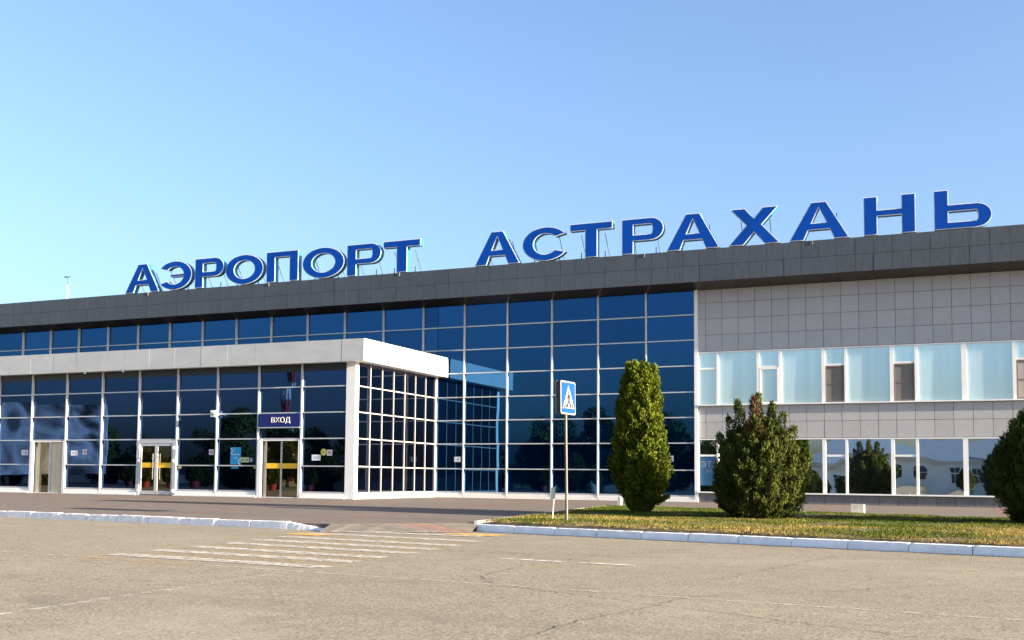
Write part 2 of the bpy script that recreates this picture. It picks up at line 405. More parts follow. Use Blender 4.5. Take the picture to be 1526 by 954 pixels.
kr = tag(link('kerb', None, (RK0.x, RK0.y, ROAD)), kind='structure')
meshes = [kerb_mesh('kerb_stone', 1.05, M['kerb_rough'], s, .0035) for s in range(7)]
ang = math.atan2(ldir.y, ldir.x); tot = (LK1-LK0).length; i = 0; s = tot-1.15/2-.0
while s > -9:
    p = LK0+ldir*s
    if i == 0: me = kerb_mesh('kerb_stone', 1.1, M['kerb_rough'], 99, .006, taper=.12)
    else: me = meshes[i % 7]
    link('kerb_stone', me, (p.x, p.y, ROAD+.012+jit(.008)), kl, (jit(.012), jit(.012), ang+jit(.01)))
    s -= 1.075; i += 1
meshes = [kerb_mesh('kerb_stone', .988, M['kerb'], s+20, .0025, chamfer=.03) for s in range(5)]
ang = math.atan2(rdir.y, rdir.x); s = .5
for i in range(14):
    p = RK0+rdir*s; link('kerb_stone', meshes[i % 5], (p.x, p.y, ROAD+.004+jit(.004)), kr, (jit(.004), jit(.003), ang+jit(.004))); s += 1.0
# crumbled gutter line along the right kerb, worn dark
mb = MB()
for i in range(60):
    s0, s1 = i*.22, (i+1)*.22
    a = RK0+rdir*s0; b = RK0+rdir*s1; nrm = Vector((rdir.y, -rdir.x))
    if nrm.y > 0: nrm = -nrm
    w0 = .17+.16*noise.noise((s0*1.7, 0, 0)); w1 = .17+.16*noise.noise((s1*1.7, 0, 0))
    mb.add([(*(a+nrm*max(.02, w0)), ROAD+.005), (*(b+nrm*max(.02, w1)), ROAD+.005), (*b, ROAD+.005), (*a, ROAD+.005)], [(0, 1, 2, 3)])
mb.build('gutter_edge', M['edge'])['kind'] = 'structure'

# lawn
LW = [Vector((RK0.x+.05, RK0.y+.13)), Vector((14.2, kerb_y(14.2)+.13)), Vector((14.2, -12.6)), Vector((-.66, -8.6))]
def lz(y): return plz(y)+.045
NX, NY = 60, 40; vs = []; fs = []
for j in range(NY+1):
    for i in range(NX+1):
        u, v = i/NX, j/NY; a = LW[0].lerp(LW[1], u); b = LW[3].lerp(LW[2], u); p = a.lerp(b, v)
        e = min(u, v, 1-u, 1-v); vs.append((p.x, p.y, lz(p.y)-(.12 if e == 0 else 0)+min(1, e*12)*(.03+.03*noise.noise((p.x*.6, p.y*.6, 3)))))
for j in range(NY):
    for i in range(NX): k = j*(NX+1)+i; fs.append((k, k+1, k+NX+2, k+NX+1))
MB().add(vs, fs).build('lawn', M['soil'], smooth=True)['kind'] = 'structure'
def set_tint(me, vals):
    a = me.attributes.new('tint', 'FLOAT', 'FACE'); a.data.foreach_set('value', vals)
vs = []; fs = []; tv = []; rg = random.Random(3)
for i in range(120000):
    u, v = rg.random(), rg.random(); a = LW[0].lerp(LW[1], u); b = LW[3].lerp(LW[2], u); p = a.lerp(b, v)
    dens = noise.noise((p.x*1.3, p.y*1.3, 1))
    if dens < -.25 and rg.random() < .6: continue
    z = lz(p.y)+.03*min(1, 12*min(u, v, 1-u, 1-v)); h = rg.uniform(.018, .05)*(1.15 if dens > 0 else .8); w = rg.uniform(.006, .014); t = rg.random()*6.28
    dx, dy = math.cos(t)*w, math.sin(t)*w; bx, by = rg.gauss(0, .025), rg.gauss(0, .025); k = len(vs)
    vs += [(p.x-dx, p.y-dy, z), (p.x+dx, p.y+dy, z), (p.x+bx, p.y+by, z+h)]; fs.append((k, k+1, k+2))
    dry = .56-.72*v+.85*noise.noise((p.x*.45, p.y*.7, 9))+.35*noise.noise((p.x*2, p.y*2, 5))+rg.gauss(0, .16)
    tv.append(max(0, min(1, dry)))
me = MB().add(vs, fs).mesh('grass', M['grass']); set_tint(me, tv)
tag(link('grass', me), 'short mown grass, green with dry yellow patches, on the lawn', 'grass', None, 'stuff')
# thin border kerbs of the lawn
kb = tag(link('lawn_border', None, (LW[0].x, LW[0].y, plz(LW[0].y))), kind='structure')
def border(p, q, n, w, h):
    d = (q-p).normalized(); nn = Vector((-d.y, d.x)); L = (q-p).length/n
    for i in range(n):
        a = p+d*(L*i+.006); b = p+d*(L*(i+1)-.006); mb = MB(); za, zb = plz(a.y)-.1, plz(b.y)-.1; j1 = jit(.008)
        A, B, D, E_ = a-nn*w/2, b-nn*w/2, b+nn*w/2, a+nn*w/2
        mb.add([(*A, za), (*B, zb), (*D, zb), (*E_, za), (*A, za+.1+h+j1), (*B, zb+.1+h+j1), (*D, zb+.1+h+j1), (*E_, za+.1+h+j1)],
               [(0, 3, 2, 1), (4, 5, 6, 7), (0, 1, 5, 4), (1, 2, 6, 5), (2, 3, 7, 6), (3, 0, 4, 7)])
        o = mb.build('border_kerb', M['kerb_thin'], kb, (0, 0, 0))
border(Vector((RK0.x-.03, RK0.y+.05)), Vector((-.70, -8.55)), 10, .09, .06)
border(Vector((-.70, -8.55)), Vector((14.2, -12.52)), 15, .09, .055)

# crosswalk
cw = thing('pedestrian_crossing', 'worn white and yellow striped pedestrian crossing on the asphalt', 'crosswalk', (0, -24, ROAD))
def stripe(name, a, b, w, mat, parent, z=.008, skew=.0):
    a, b = Vector(a), Vector(b); d = (b-a).normalized(); n = Vector((-d.y, d.x))*w/2
    pts = [a-n, b-n, b+n, a+n]; mb = MB()
    mb.add([(p.x, p.y, ROAD+z) for p in pts], [(0, 1, 2, 3)]); return mb.build(name, mat, parent)
ST = [((-1.92, -27.95), (1.91, -28.3)), ((-2.04, -26.95), (1.77, -27.36)), ((-2.05, -25.98), (1.74, -26.48)), ((-2.23, -24.91), (1.64, -25.45)),
      ((-2.44, -23.86), (1.56, -24.5)), ((-2.61, -22.74), (1.44, -23.42)), ((-2.9, -21.35), (1.17, -22.1))]
for a, b in ST: stripe('stripe', a, b, .38, M['zebra'], cw)
stripe('stripe', (-2.6, -20.45), (.55, -20.5), .4, M['zebra'], cw, .012)
for i in range(len(ST)-1):
    m = (Vector(ST[i][0])+Vector(ST[i+1][0]))/2; q = (Vector(ST[i][1])+Vector(ST[i+1][1]))/2
    stripe('yellow_stripe', m, q, .4, M['zebra_y'], cw)
stripe('yellow_stripe', (-2.1, -28.65), (.3, -28.85), .45, M['zebra_y'], cw)
stripe('yellow_stripe', (-3.1, -21.75), (-2.2, -21.9), .5, M['zebra_y2'], cw, .010)
stripe('yellow_stripe', (-.5, -19.9), (.75, -20.1), .5, M['zebra_y2'], cw, .014)
mb = MB()
for i in range(28):
    t0, t1 = i/28, (i+1)/28; p0 = LK1.lerp(RK0, t0)+Vector((.15, -.58)); p1 = LK1.lerp(RK0, t1)+Vector((.15, -.58)); w0 = .10+.07*noise.noise((t0*17, 4, 0)); w1 = .10+.07*noise.noise((t1*17, 4, 0))
    mb.add([(p0.x, p0.y-w0, ROAD+.016), (p1.x, p1.y-w1, ROAD+.016), (p1.x, p1.y+w1, ROAD+.016), (p0.x, p0.y+w0, ROAD+.016)], [(0, 1, 2, 3)])
mb.build('crumbled_edge', worn_paint('crumbled_pale_edge', (.52, .50, .46), .44, .06, 7), cw)

rl = tag(link('road_marking', None, (0, -29, ROAD)), 'faded pale lane lines running along the asphalt', 'road marking')
stripe('line', (-14, -27.3), (-3.7, -28.39), .09, M['line'], rl, .006)
stripe('line', (-3.7, -28.39), (6.73, -29.5), .09, M['line'], rl, .006)
stripe('line', (6.73, -29.5), (12, -30.05), .09, M['line'], rl, .006)
stripe('line', (2.15, -34), (1.86, -29.1), .10, M['line'], rl, .006)
stripe('line', (3.0, -34.8), (5.2, -35.3), .10, M['line'], rl, .006)
wm = stripe('road_marking', (3.15, -25.68), (5.3, -25.9), .13, worn_paint('chipped_white_paint', (.66, .63, .58), .44, .08, 3), None, .007)
tag(wm, 'short chipped white paint dash near the kerb of the lawn', 'road marking')
def crack(pts, w, seed):
    rg = random.Random(seed); P = []
    for (a, b) in zip(pts, pts[1:]):
        a, b = Vector(a), Vector(b); n = max(3, int((b-a).length/.09)); perp = Vector((-(b-a).y, (b-a).x)).normalized()
        for i in range(n): P.append(a.lerp(b, i/n)+perp*rg.gauss(0, .028))
    P.append(Vector(pts[-1])); mb = MB()
    for i in range(len(P)-1):
        d = (P[i+1]-P[i]).normalized(); n = Vector((-d.y, d.x)); w0 = w*rg.uniform(.4, 1.3); w1 = w*rg.uniform(.4, 1.3)
        mb.add([(*(P[i]-n*w0), ROAD+.003), (*(P[i+1]-n*w1), ROAD+.003), (*(P[i+1]+n*w1), ROAD+.003), (*(P[i]+n*w0), ROAD+.003)], [(0, 1, 2, 3)])
    mb.build('road_crack', M['crack'])['kind'] = 'structure'
CRK = [([(5.1, -21.8), (4.2, -24.4), (3.9, -26.6), (4.05, -28.3), (4.35, -28.9), (4.55, -29.1), (5.35, -29.6)], .008),
       ([(6.75, -29.45), (6.7, -30.3), (6.4, -31.6), (6.35, -33.0)], .006), ([(9.2, -26.5), (7.9, -28.2), (6.75, -29.45)], .006),
       ([(5.35, -29.6), (7.5, -30.6), (8.9, -31.3), (9.6, -31.2)], .006), ([(-2.2, -32.0), (.4, -31.0), (2.3, -30.4), (4.0, -29.2)], .006),
       ([(-12, -21.3), (-9.5, -22.2)], .008)]
for i, (p, w) in enumerate(CRK): crack(p, w, i)
# dark patches / repaired seam
stripe('asphalt_seam', (7.4, -22.2), (6.6, -27.4), .16, worn_paint('faint_dark_seam', (.13, .115, .09), .5, .3), None, .004)['kind'] = 'structure'
stripe('asphalt_seam', (2.2, -24.3), (4.9, -25.9), .5, worn_paint('faint_dark_patch', (.15, .13, .10), .52, .3), None, .0045)['kind'] = 'structure'

# ------------------------------------------------------------------ terminal building
TB = thing('terminal_building', 'long airport terminal with blue mirror glazing, grey tiled wall and dark slate roof edge', 'building', (-14, 0, 0))
ROWS = [.225, 1.173, 2.18, 3.135, 4.082, 5.063, 6.028, 6.982, 7.887]
MX = [0]
for k in range(1, 24): MX.append(MX[-1]-(1.9076 if k <= 14 else 1.852))
SX = -10.83                                                        # vestibule side glass plane
GY = .0                                                            # front of mullions
def mullion(name, a, b, parent, mat=M['alu'], w=.07, d=.075): return boxo(name, a, b, mat, parent)
cwall = MB().box((MX[-1], .18, 0), (.02, .30, 7.95)).build('curtain_wall', M['joint'], TB)
cwall['label'] = 'blue mirror glass curtain wall in a white grid'
def pane(a, b, mat, parent, tilt=.0016):
    return boxo('pane', a, b, mat, parent, (jit(tilt), 0, jit(tilt)))
PY = .075
for k in range(22):
    x1, x0 = MX[k], MX[k+1]
    if x1 <= SX: r0 = 5; xa = x0
    else: r0 = 0; xa = max(x0, SX+.05)
    if xa > x0:
        for r in range(5, 8): pane((x0, PY, ROWS[r]), (xa-.02, PY+.02, ROWS[r+1]), M['glass_main'], cwall); boxo('transom', (x0+.032, -.012, ROWS[r]-.028), (xa, PY+.01, ROWS[r]+.028), M['alu'], cwall)
    for r in range(r0, 8): pane((xa, PY, ROWS[r]), (x1, PY+.02, ROWS[r+1]), M['glass_main'], cwall)
    for r in range(r0, 8):
        boxo('transom', (xa+.024, -.012, ROWS[r]-.021), (x1-.024 if k else x1-.05, PY+.01, ROWS[r]+.021), M['alu'], cwall)
    if k: boxo('mullion', (x1-.024, -.03, ROWS[r0] if r0 else 0), (x1+.024, PY+.01, 7.9), M['alu'], cwall)
    if not r0:
        boxo('base_rail', (xa+.024, -.035, 0), (x1-.05 if k == 0 else x1-.024, PY+.02, .10), M['alu_white'], cwall)
        boxo('base_rail', (xa+.024, -.02, .105), (x1-.05 if k == 0 else x1-.024, PY+.02, .195), M['alu_white'], cwall)
boxo('mullion', (-.05, -.035, 0), (.075, PY+.02, 7.9), M['alu_white'], cwall)
boxo('mullion', (SX-.02, -.03, 0), (SX+.05, PY+.01, 4.98), M['alu'], cwall)

# tiled wall right of the glazing
XR = 13.4
twall = MB().box((.02, .11, -.2), (XR, .30, 7.95)).build('tiled_wall', M['joint'], TB)
twall['label'] = 'grey square ceramic tile wall'
seams = [.08]+[.365+.6*i for i in range(22)]
rows = [(2.352, 2.952), (2.952, 3.548), (5.575, 6.195), (6.195, 6.795), (6.795, 7.394), (7.394, 7.90)]
g = .006
for (z0, z1) in rows:
    for a, b in zip(seams, seams[1:]):
        boxo('wall_tile', (a+g, .045+jit(.002), z0+g), (b-g, .075+jit(.001), z1-g), M['tile'], twall, (jit(.0008), 0, jit(.0008)))
plin = MB().box((.08, .07, -.2), (XR, .1, .34)).build('plinth', M['joint'], TB)
for a, b in zip(seams, seams[1:]): boxo('plinth_panel', (a+g, .03, -.15), (b-g, .068, .335), M['plinth'], plin)

# windows: (x0, x1, narrow?)
WX = [(.10, .76, 1), (.83, 2.22, 0), (2.32, 3.00, 1), (3.09, 4.49, 0), (4.61, 5.26, 1), (5.34, 6.76, 0), (6.88, 7.56, 1), (7.65, 9.03, 0), (9.19, 10.58, 0), (10.69, 11.37, 1), (11.46, 12.85, 0)]
for band, (z0, z1, zt) in enumerate([(.40, 2.30, 1.72), (3.60, 5.52, 4.94)]):
    gm = M['glass_low'] if band == 0 else M['glass_curtain']
    zs, ze = (.345, 2.345) if band == 0 else (3.555, 5.568)
    boxo('window_sill', (.075, -.07, zs), (XR, .10, zs+.045), M['alu_white'], TB)
    boxo('window_head', (.085, .012, z1), (XR, .10, ze-.006), M['alu_white'], TB)
    for i, (x0, x1, nar) in enumerate(WX):
        xe = WX[i+1][0] if i+1 < len(WX) else XR
        w = MB().box((x1, .022, zs+.046), (xe, .10, z1-.001)).build('window', M['alu_white'], TB)
        if i == 0: boxo('window_jamb', (.078, .022, zs+.046), (x0, .10, z1-.001), M['alu_white'], w)
        if not nar:
            boxo('pane', (x0, .088, zs+.04), (x1, .10, z1), gm, w, (jit(.004), 0, jit(.004)))
            continue
        boxo('window_transom', (x0, .03, zt-.035), (x1, .10, zt+.035), M['alu_white'], w)
        boxo('pane', (x0, .088, zt), (x1, .10, z1), gm, w, (jit(.004), 0, jit(.004)))
        if band == 1 and i in (4, 6, 9):
            sc_m = plain('grey_insect_screen', (.155, .15, .14), .8) if i != 9 else plain('pale_insect_screen', (.36, .34, .30), .8)
            fr = plain('brown_screen_frame', (.16, .13, .11), .6)
            boxo('insect_screen', (x0+.05, .055, zs+.10), (x1-.05, .065, zt-.10), sc_m, w)
            for (a, b) in (((x0, .03, zs+.05), (x0+.05, .08, zt-.04)), ((x1-.05, .03, zs+.05), (x1, .08, zt-.04)), ((x0+.051, .03, zs+.05), (x1-.051, .08, zs+.10)), ((x0+.051, .03, zt-.09), (x1-.051, .08, zt-.04)), ((x0+.051, .04, 4.24), (x1-.051, .075, 4.265))):
                boxo('screen_frame', a, b, fr, w)
        else:
            s_ = .055 if (band == 1 and i == 2) else 0
            if s_:
                for (a, b) in (((x0, .02, zs+.05), (x0+s_, .087, zt-.04)), ((x1-s_, .02, zs+.05), (x1, .087, zt-.04)), ((x0+s_+.001, .02, zs+.05), (x1-s_-.001, .087, zs+.05+s_)), ((x0+s_+.001, .02, zt-.04-s_), (x1-s_-.001, .087, zt-.04))):
                    boxo('sash', a, b, M['alu_white'], w)
            boxo('pane', (x0, .088, zs+.04), (x1, .10, zt), gm, w, (jit(.004), 0, jit(.004)))

# roof edge: fascia panels and soffit
OV = .92
fas = MB().box((-44, -OV+.05, 8.07), (XR+1, -OV+.3, 9.205)).build('roof_fascia', M['joint'], TB)
fas['label'] = 'dark slate roof edge clad in two rows of panels'
x = .365-.6*76; i = 0
while x < XR+.5:
    for (z0, z1) in ((8.05, 8.64), (8.65, 9.235)):
        boxo('fascia_panel', (x+.004, -OV+jit(.002), z0), (x+.596, -OV+.03, z1), M['granite'], fas, (jit(.001), 0, jit(.001)))
    x += .6
boxo('roof_deck', (-44, -OV+.301, 9.0), (34, 16, 9.15), M['roof_top'], TB)
boxo('rear_wall', (-44, 15.7, 0), (34, 16, 8.99), M['render_white'], TB)
boxo('end_wall', (33.7, .301, -.2), (34, 15.7, 8.99), M['tile'], TB)
boxo('fascia_return', (XR+1.1, -OV, 8.05), (34, -OV+.3, 9.235), M['granite'], TB)
boxo('wall_return', (XR+.01, .05, -.2), (34, .30, 8.05), M['tile'], TB)
# soffit rises from the wall (7.89) to the lower fascia edge (8.05)
def soff(x0, x1, name, mat, parent, dx=0, lift=0, t=.02):
    zi, zo = 7.885+lift, 8.048+lift
    return MB().add([(x0, .02, zi), (x1, .02, zi), (x1+dx, -OV+.035, zo), (x0+dx, -OV+.035, zo), (x0, .02, zi+t), (x1, .02, zi+t), (x1+dx, -OV+.035, zo+t), (x0+dx, -OV+.035, zo+t)],
                    [(0, 3, 2, 1), (4, 5, 6, 7), (0, 1, 5, 4), (1, 2, 6, 5), (2, 3, 7, 6), (3, 0, 4, 7)]).build(name, mat, parent)
so = soff(-44, 34, 'soffit', M['joint'], TB, 0, .03)
for k in range(22): soff(MX[k+1]+.004, MX[k]-.004, 'soffit_panel', M['soffit'], so)
for a, b in zip(seams, seams[1:]): soff(a+.006, b-.006, 'soffit_panel', M['soffit_r'], so)
mirror_strip = surface('painted_mullion_reflection', (.16, .12, .09), .5)  # skewed strips painted as the mullions' reflections in the soffit
for k in range(0, 22): soff(MX[k]-.018, MX[k]+.018, 'mullion_reflection', mirror_strip, so, .42, -.010, .008)
# small white rod stubs over the fascia edge
for x in (-25.35, -18.6, -12.1, -1.7, 4.35):
    boxo('cable_stub', (x-.007, -OV-.02, 9.10), (x+.007, -OV-.006, 9.25), M['alu_side'], TB)

# ------------------------------------------------------------------ entrance vestibule
VB = thing('entrance_vestibule', 'projecting glass entrance vestibule with white canopy band and dark blue panes', 'entrance', (-20, -3.3, 0))
VY = -6.43; VS = 1.9136; VX0 = -11.19
JX = [VX0-VS*j for j in range(12)]
fw = MB().box((JX[11], VY+.16, 0), (SX-.2, VY+.2, 4.97)).build('front_wall', M['joint'], VB)
VR = ROWS[:5]+[4.98]
doors = {1: 'slide', 4: 'hinged', 7: 'open'}
for j in range(11):
    x1, x0 = JX[j], JX[j+1]
    r0 = 2 if j in doors else 0
    for r in range(r0, 5):
        if j == 1 and r == 2:
            pane((x0, VY+PY, VR[2]), (x1, VY+PY+.02, 2.57), M['glass_vest'], fw); continue
        pane((x0, VY+PY, VR[r]), (x1, VY+PY+.02, VR[r+1]), M['glass_vest'], fw)
    for r in range(r0, 5): boxo('transom', (x0+.026, VY-.012, VR[r]-.021), (x1-.026, VY+PY+.01, VR[r]+.021), M['alu'], fw)
    boxo('transom', (x0+.026, VY-.012, 4.935), (x1-.026, VY+PY+.01, 4.978), M['alu'], fw)
    boxo('head_reflection', (x0+.026, VY+.04, 4.66), (x1-.026, VY+PY-.002, 4.934), M['dark_reflection'], fw)  # black strip paints a dark reflection across the top panes
    boxo('mullion', (x0-.026, VY-.03, 0), (x0+.026, VY+PY+.01, 4.98), M['alu'], fw)
    if j not in doors:
        boxo('base_rail', (x0+.026, VY-.06, 0), (x1-.026, VY+PY+.02, .09), M['alu_white'], fw)
        boxo('base_rail', (x0+.026, VY-.025, .095), (x1-.026, VY+PY+.02, .195), M['alu_white'], fw)
        boxo('base_plinth', (x0-.03, VY-.12, -.03), (x1+.03, VY-.065, .035), M['alu_white'], fw)
boxo('corner_post', (VX0, VY-.02, 0), (SX+.02, VY+.23, 4.98), M['alu_white'], VB)
# side wall (faces the low sun)
sw = MB().box((SX-.2, VY+.26, 0), (SX-.14, -.04, 4.97)).build('side_wall', M['joint'], VB)
SY = [VY+.23, -5.35, -4.47, -3.58, -2.68, -1.79, -.90, -.03]
for a, b in zip(SY, SY[1:]):
    for r in range(5):
        boxo('pane', (SX-.03, a, VR[r]), (SX-.01, b, VR[r+1]), M['glass_side'], sw, (0, jit(.0015), jit(.0015)))
        boxo('transom', (SX-.012, a+.022, VR[r]-.02), (SX+.014, b-.022, VR[r]+.02), M['alu_side'], sw)
    boxo('mullion', (SX-.012, b-.02, 0), (SX+.022, b+.02, 4.98), M['alu_side'], sw)
    boxo('base_rail', (SX-.012, a+.025, 0), (SX+.035, b-.025, .195), M['alu_side'], sw)
# canopy band
CZ0, CZ1, CY, CXR = 4.917, 5.715, -6.84, -10.255
can = MB().box((-34, CY+.05, CZ0+.06), (CXR-.05, -.06, CZ1-.05)).build('canopy', M['joint'], VB)
can['label'] = 'white composite canopy band'
x = CXR; w = .915
while x > -34:
    boxo('canopy_panel', (x-w+.004, CY+jit(.003), CZ0), (x-(.0 if x == CXR else .004), CY+.04, CZ1), M['canopy'], can, (jit(.002), 0, jit(.0015)))
    x -= w; w = 1.255
for (a, b) in ((CY+.045, -5.6), (-5.6, -4.35), (-4.35, -3.1), (-3.1, -1.85), (-1.85, -.01)):
    boxo('canopy_panel', (CXR-.04, a+.003, CZ0), (CXR+jit(.002), b-.003, CZ1), M['canopy'], can, (0, jit(.001), 0))
x = CXR-.045
while x > -34:
    boxo('canopy_soffit_panel', (x-1.25, CY+.042, CZ0+.015), (x-.006, VY+.05, CZ0+.05), M['alu_white'], can); x -= 1.255
boxo('canopy_soffit_panel', (SX-.12, VY+.056, CZ0+.02), (CXR-.042, -.02, CZ0+.055), M['alu_white'], can)
for px in (-23.3, -21.3): boxo('soffit_clip', (px-.03, CY+.02, CZ0-.07), (px+.03, CY+.08, CZ0-.002), M['white_hw'], can)
for px in (-26.2, -28.3): MB().lathe([(.09, 0), (.09, .02), (.06, .022)], 14).build('downlight', M['white_hw'], can, (px, -6.62, CZ0+.0))

# hinged double door
x1, x0 = JX[4], JX[5]
dr = MB().box((x0+.036, VY-.03, 0), (x0+.13, VY+.10, 2.15)).box((x1-.13, VY-.03, 0), (x1-.036, VY+.10, 2.15)).box((x0+.131, VY-.03, 2.04), (x1-.131, VY+.10, 2.15)).build('hinged_door', M['alu'], VB)
dr['label'] = 'double hinged glass door with long bar handles'
mid = (x0+x1)/2
for s in (0, 1):
    a, b = (x0+.135, mid-.004) if s == 0 else (mid+.004, x1-.135)
    lf = MB().box((a, VY-.015, .03), (a+.075, VY+.045, 2.035)).box((b-.075, VY-.015, .03), (b, VY+.045, 2.035)).box((a+.076, VY-.015, 1.93), (b-.076, VY+.045, 2.035)).box((a+.076, VY-.015, .03), (b-.076, VY+.045, .17))
    lf.build('door_leaf', M['alu'], dr)
    boxo('door_glass', (a+.06, VY+.012, .16), (b-.06, VY+.026, 1.94), M['glass_door'], dr, (0, 0, jit(.02)))
    boxo('warning_stripe', (a+.076, VY+.0005, 1.08), (b-.076, VY+.006, 1.27), M['yellow_tape'], dr)
    hx = mid-.09 if s == 0 else mid+.09
    hb = MB().tube((hx, VY-.09, .62), (hx, VY-.09, 1.62), .018).tube((hx, VY-.09, .75), (hx, VY-.014, .75), .012).tube((hx, VY-.09, 1.5), (hx, VY-.014, 1.5), .012)
    hb.build('handle', M['steel'], dr)
    ex = x0+.1 if s == 0 else x1-.1
    for hz in (.18, 1.35, 1.85): boxo('hinge', (ex-.045, VY-.06, hz-.05), (ex+.045, VY-.032, hz+.05), M['white_hw'], dr)
# sliding doors
def sliding(j, name, label, openx):
    x1, x0 = JX[j], JX[j+1]
    d = MB().box((x0+.036, VY-.06, 0), (x0+.20, VY+.12, 2.15)).box((x1-.09, VY-.03, 0), (x1-.036, VY+.10, 2.15)).box((x0+.201, VY-.02, 2.10), (x1-.091, VY+.12, 2.15)).box((x0+.201, VY-.04, 0), (x1-.091, VY+.12, .025)).build(name, M['alu_white'], VB)
    d['label'] = label; mid = (x0+x1)/2+.09
    boxo('side_jamb', (x0+.201, VY+.02, .026), (x0+.29, VY+.14, 2.09), M['joint'], d)
    if openx:
        boxo('inner_wall', (x0+.29, VY+.145, .026), (x1-.04, VY+.158, 2.15), M['cream'], d)
        boxo('door_leaf', (x0+.62, VY+.05, .026), (x0+1.02, VY+.09, 2.10), M['glass_door'], d)
        boxo('leaf_stile', (x0+1.021, VY+.035, .026), (x0+1.11, VY+.1, 2.10), M['alu'], d)
        boxo('inner_jamb', (x0+.30, VY+.07, .026), (x0+.47, VY+.143, 2.09), M['cream'], d)
        boxo('wall_panel', (x0+1.14, VY+.06, .026), (x0+1.38, VY+.14, 2.09), M['cream'], d); boxo('wall_panel', (x0+1.392, VY+.06, .026), (x1-.095, VY+.14, 2.09), M['cream'], d)
        return
    boxo('inner_jamb', (x0+.29, VY+.05, .026), (x0+.40, VY+.14, 2.09), M['cream'], d)
    for a, b in ((x0+.401, mid-.03), (mid+.03, x1-.095)):
        boxo('door_glass', (a, VY+.05, .026), (b, VY+.065, 2.09), M['glass_door'], d, (0, 0, .01+jit(.02)))
        boxo('warning_stripe', (a, VY+.038, 1.08), (b, VY+.048, 1.27), M['yellow_tape'], d)
    boxo('leaf_stile', (mid-.029, VY+.03, .026), (mid-.004, VY+.08, 2.09), M['alu'], d); boxo('leaf_stile', (mid+.004, VY+.03, .026), (mid+.029, VY+.08, 2.09), M['alu'], d)
sliding(1, 'sliding_door', 'closed sliding glass entrance door with yellow stripe', False)
sliding(7, 'sliding_door', 'half open sliding door showing a cream inner wall', True)

# ------------------------------------------------------------------ lettering helper
def text_mesh(txt, size, mat, ext=.004, bold=0.0, align='CENTER'):
    cu = bpy.data.curves.new('txt', 'FONT'); cu.body = txt; cu.size = size; cu.extrude = ext; cu.align_x = align; cu.align_y = 'CENTER'; cu.offset = bold
    o = bpy.data.objects.new('txt', cu); C.objects.link(o); bpy.context.view_layer.update()
    me = bpy.data.meshes.new_from_object(o.evaluated_get(bpy.context.evaluated_depsgraph_get()))
    bpy.data.objects.remove(o); bpy.data.curves.remove(cu); me.materials.clear(); me.materials.append(mat); return me
def text_obj(name, txt, size, loc, mat, parent, rotz=0, bold=0, sx=1, ext=.004):
    o = link(name, text_mesh(txt, size, mat, ext, bold), loc, parent, (R(90), 0, rotz)); o.scale = (sx, 1, 1); return o
# entrance sign
es = thing('entrance_sign', 'dark blue sign reading ВХОД above the sliding door', 'sign', (-14.07, VY, 2.59))
boxo('sign_panel', (JX[2]+.04, VY-.06, 2.61), (JX[1]-.04, VY+.07, 3.10), M['sign_blue'], es)
boxo('sign_frame', (JX[2]+.036, VY-.075, 2.575), (JX[1]-.036, VY+.07, 2.608), M['alu'], es)
text_obj('lettering', 'ВХОД', .27, (-13.97, VY-.064, 2.86), M['paint_w'], es, 0, 0, 1.12)
# wall device
cm = thing('security_siren', 'small white box siren with round grille on a mullion above the glazing', 'siren', (-17.0, VY-.03, 3.04))
boxo('housing', (-17.12, VY-.17, 3.02), (-16.90, VY-.032, 3.27), M['white_hw'], cm, bev=.015)
MB().tube((-17.02, VY-.185, 3.145), (-17.02, VY-.169, 3.145), .07, n=18).build('grille', plain('grey_grille', (.35, .35, .35), .6), cm)
MB().tube((-16.89, VY-.1, 3.12), (-16.78, VY-.1, 3.12), .02).tube((-16.8, VY-.1, 3.10), (-16.72, VY-.22, 3.17), .035).build('lamp_bracket', M['white_hw'], cm)
# notices and stickers on the glass
GF = VY+PY-.003
def notice(name, label, cat, x0, z0, x1, z1, mat, lines=None, y=GF, extra=None):
    t = thing(name, label, cat, ((x0+x1)/2, y, z0))
    boxo('sheet', (x0, y-.004, z0), (x1, y, z1), mat, t)
    if lines:
        for (u0, v0, u1, v1, lm) in lines:
            boxo('print', (x0+(x1-x0)*u0, y-.006, z0+(z1-z0)*v0), (x0+(x1-x0)*u1, y-.0045, z0+(z1-z0)*v1), lm, t)
    return t
pw = plain('white_paper', (.72, .74, .78), .6); pg = plain('grey_print', (.25, .26, .3), .6); pr = plain('red_print', (.5, .04, .06), .6)
pb = plain('poster_cyan', (.01, .30, .58), .4); py_ = plain('sticker_yellow', (.62, .60, .12), .5); pn = plain('sticker_navy', (.03, .03, .16), .5)
tl = [(.12, .62, .88, .70, pg), (.2, .45, .8, .53, pg), (.15, .25, .85, .33, pg)]
notice('notice_paper', 'white paper notice on the glass just left of the half open sliding door', 'notice', -27.07, 1.56, -26.69, 1.78, pw, tl)
notice('notice_paper', 'white paper notice beside a red no-smoking sticker right of the half open door', 'notice', -24.32, 1.55, -23.95, 1.75, pw, tl)
notice('notice_paper', 'white paper notice under a round yellow sticker right of the sliding entrance', 'notice', -12.66, 1.38, -12.28, 1.59, pw, tl)
notice('notice_paper', 'white paper notice on the main blue glazing in the vestibule corner', 'notice', -9.97, 1.45, -9.68, 1.66, pw, [(.45, .4, .75, .6, pg)], .071)
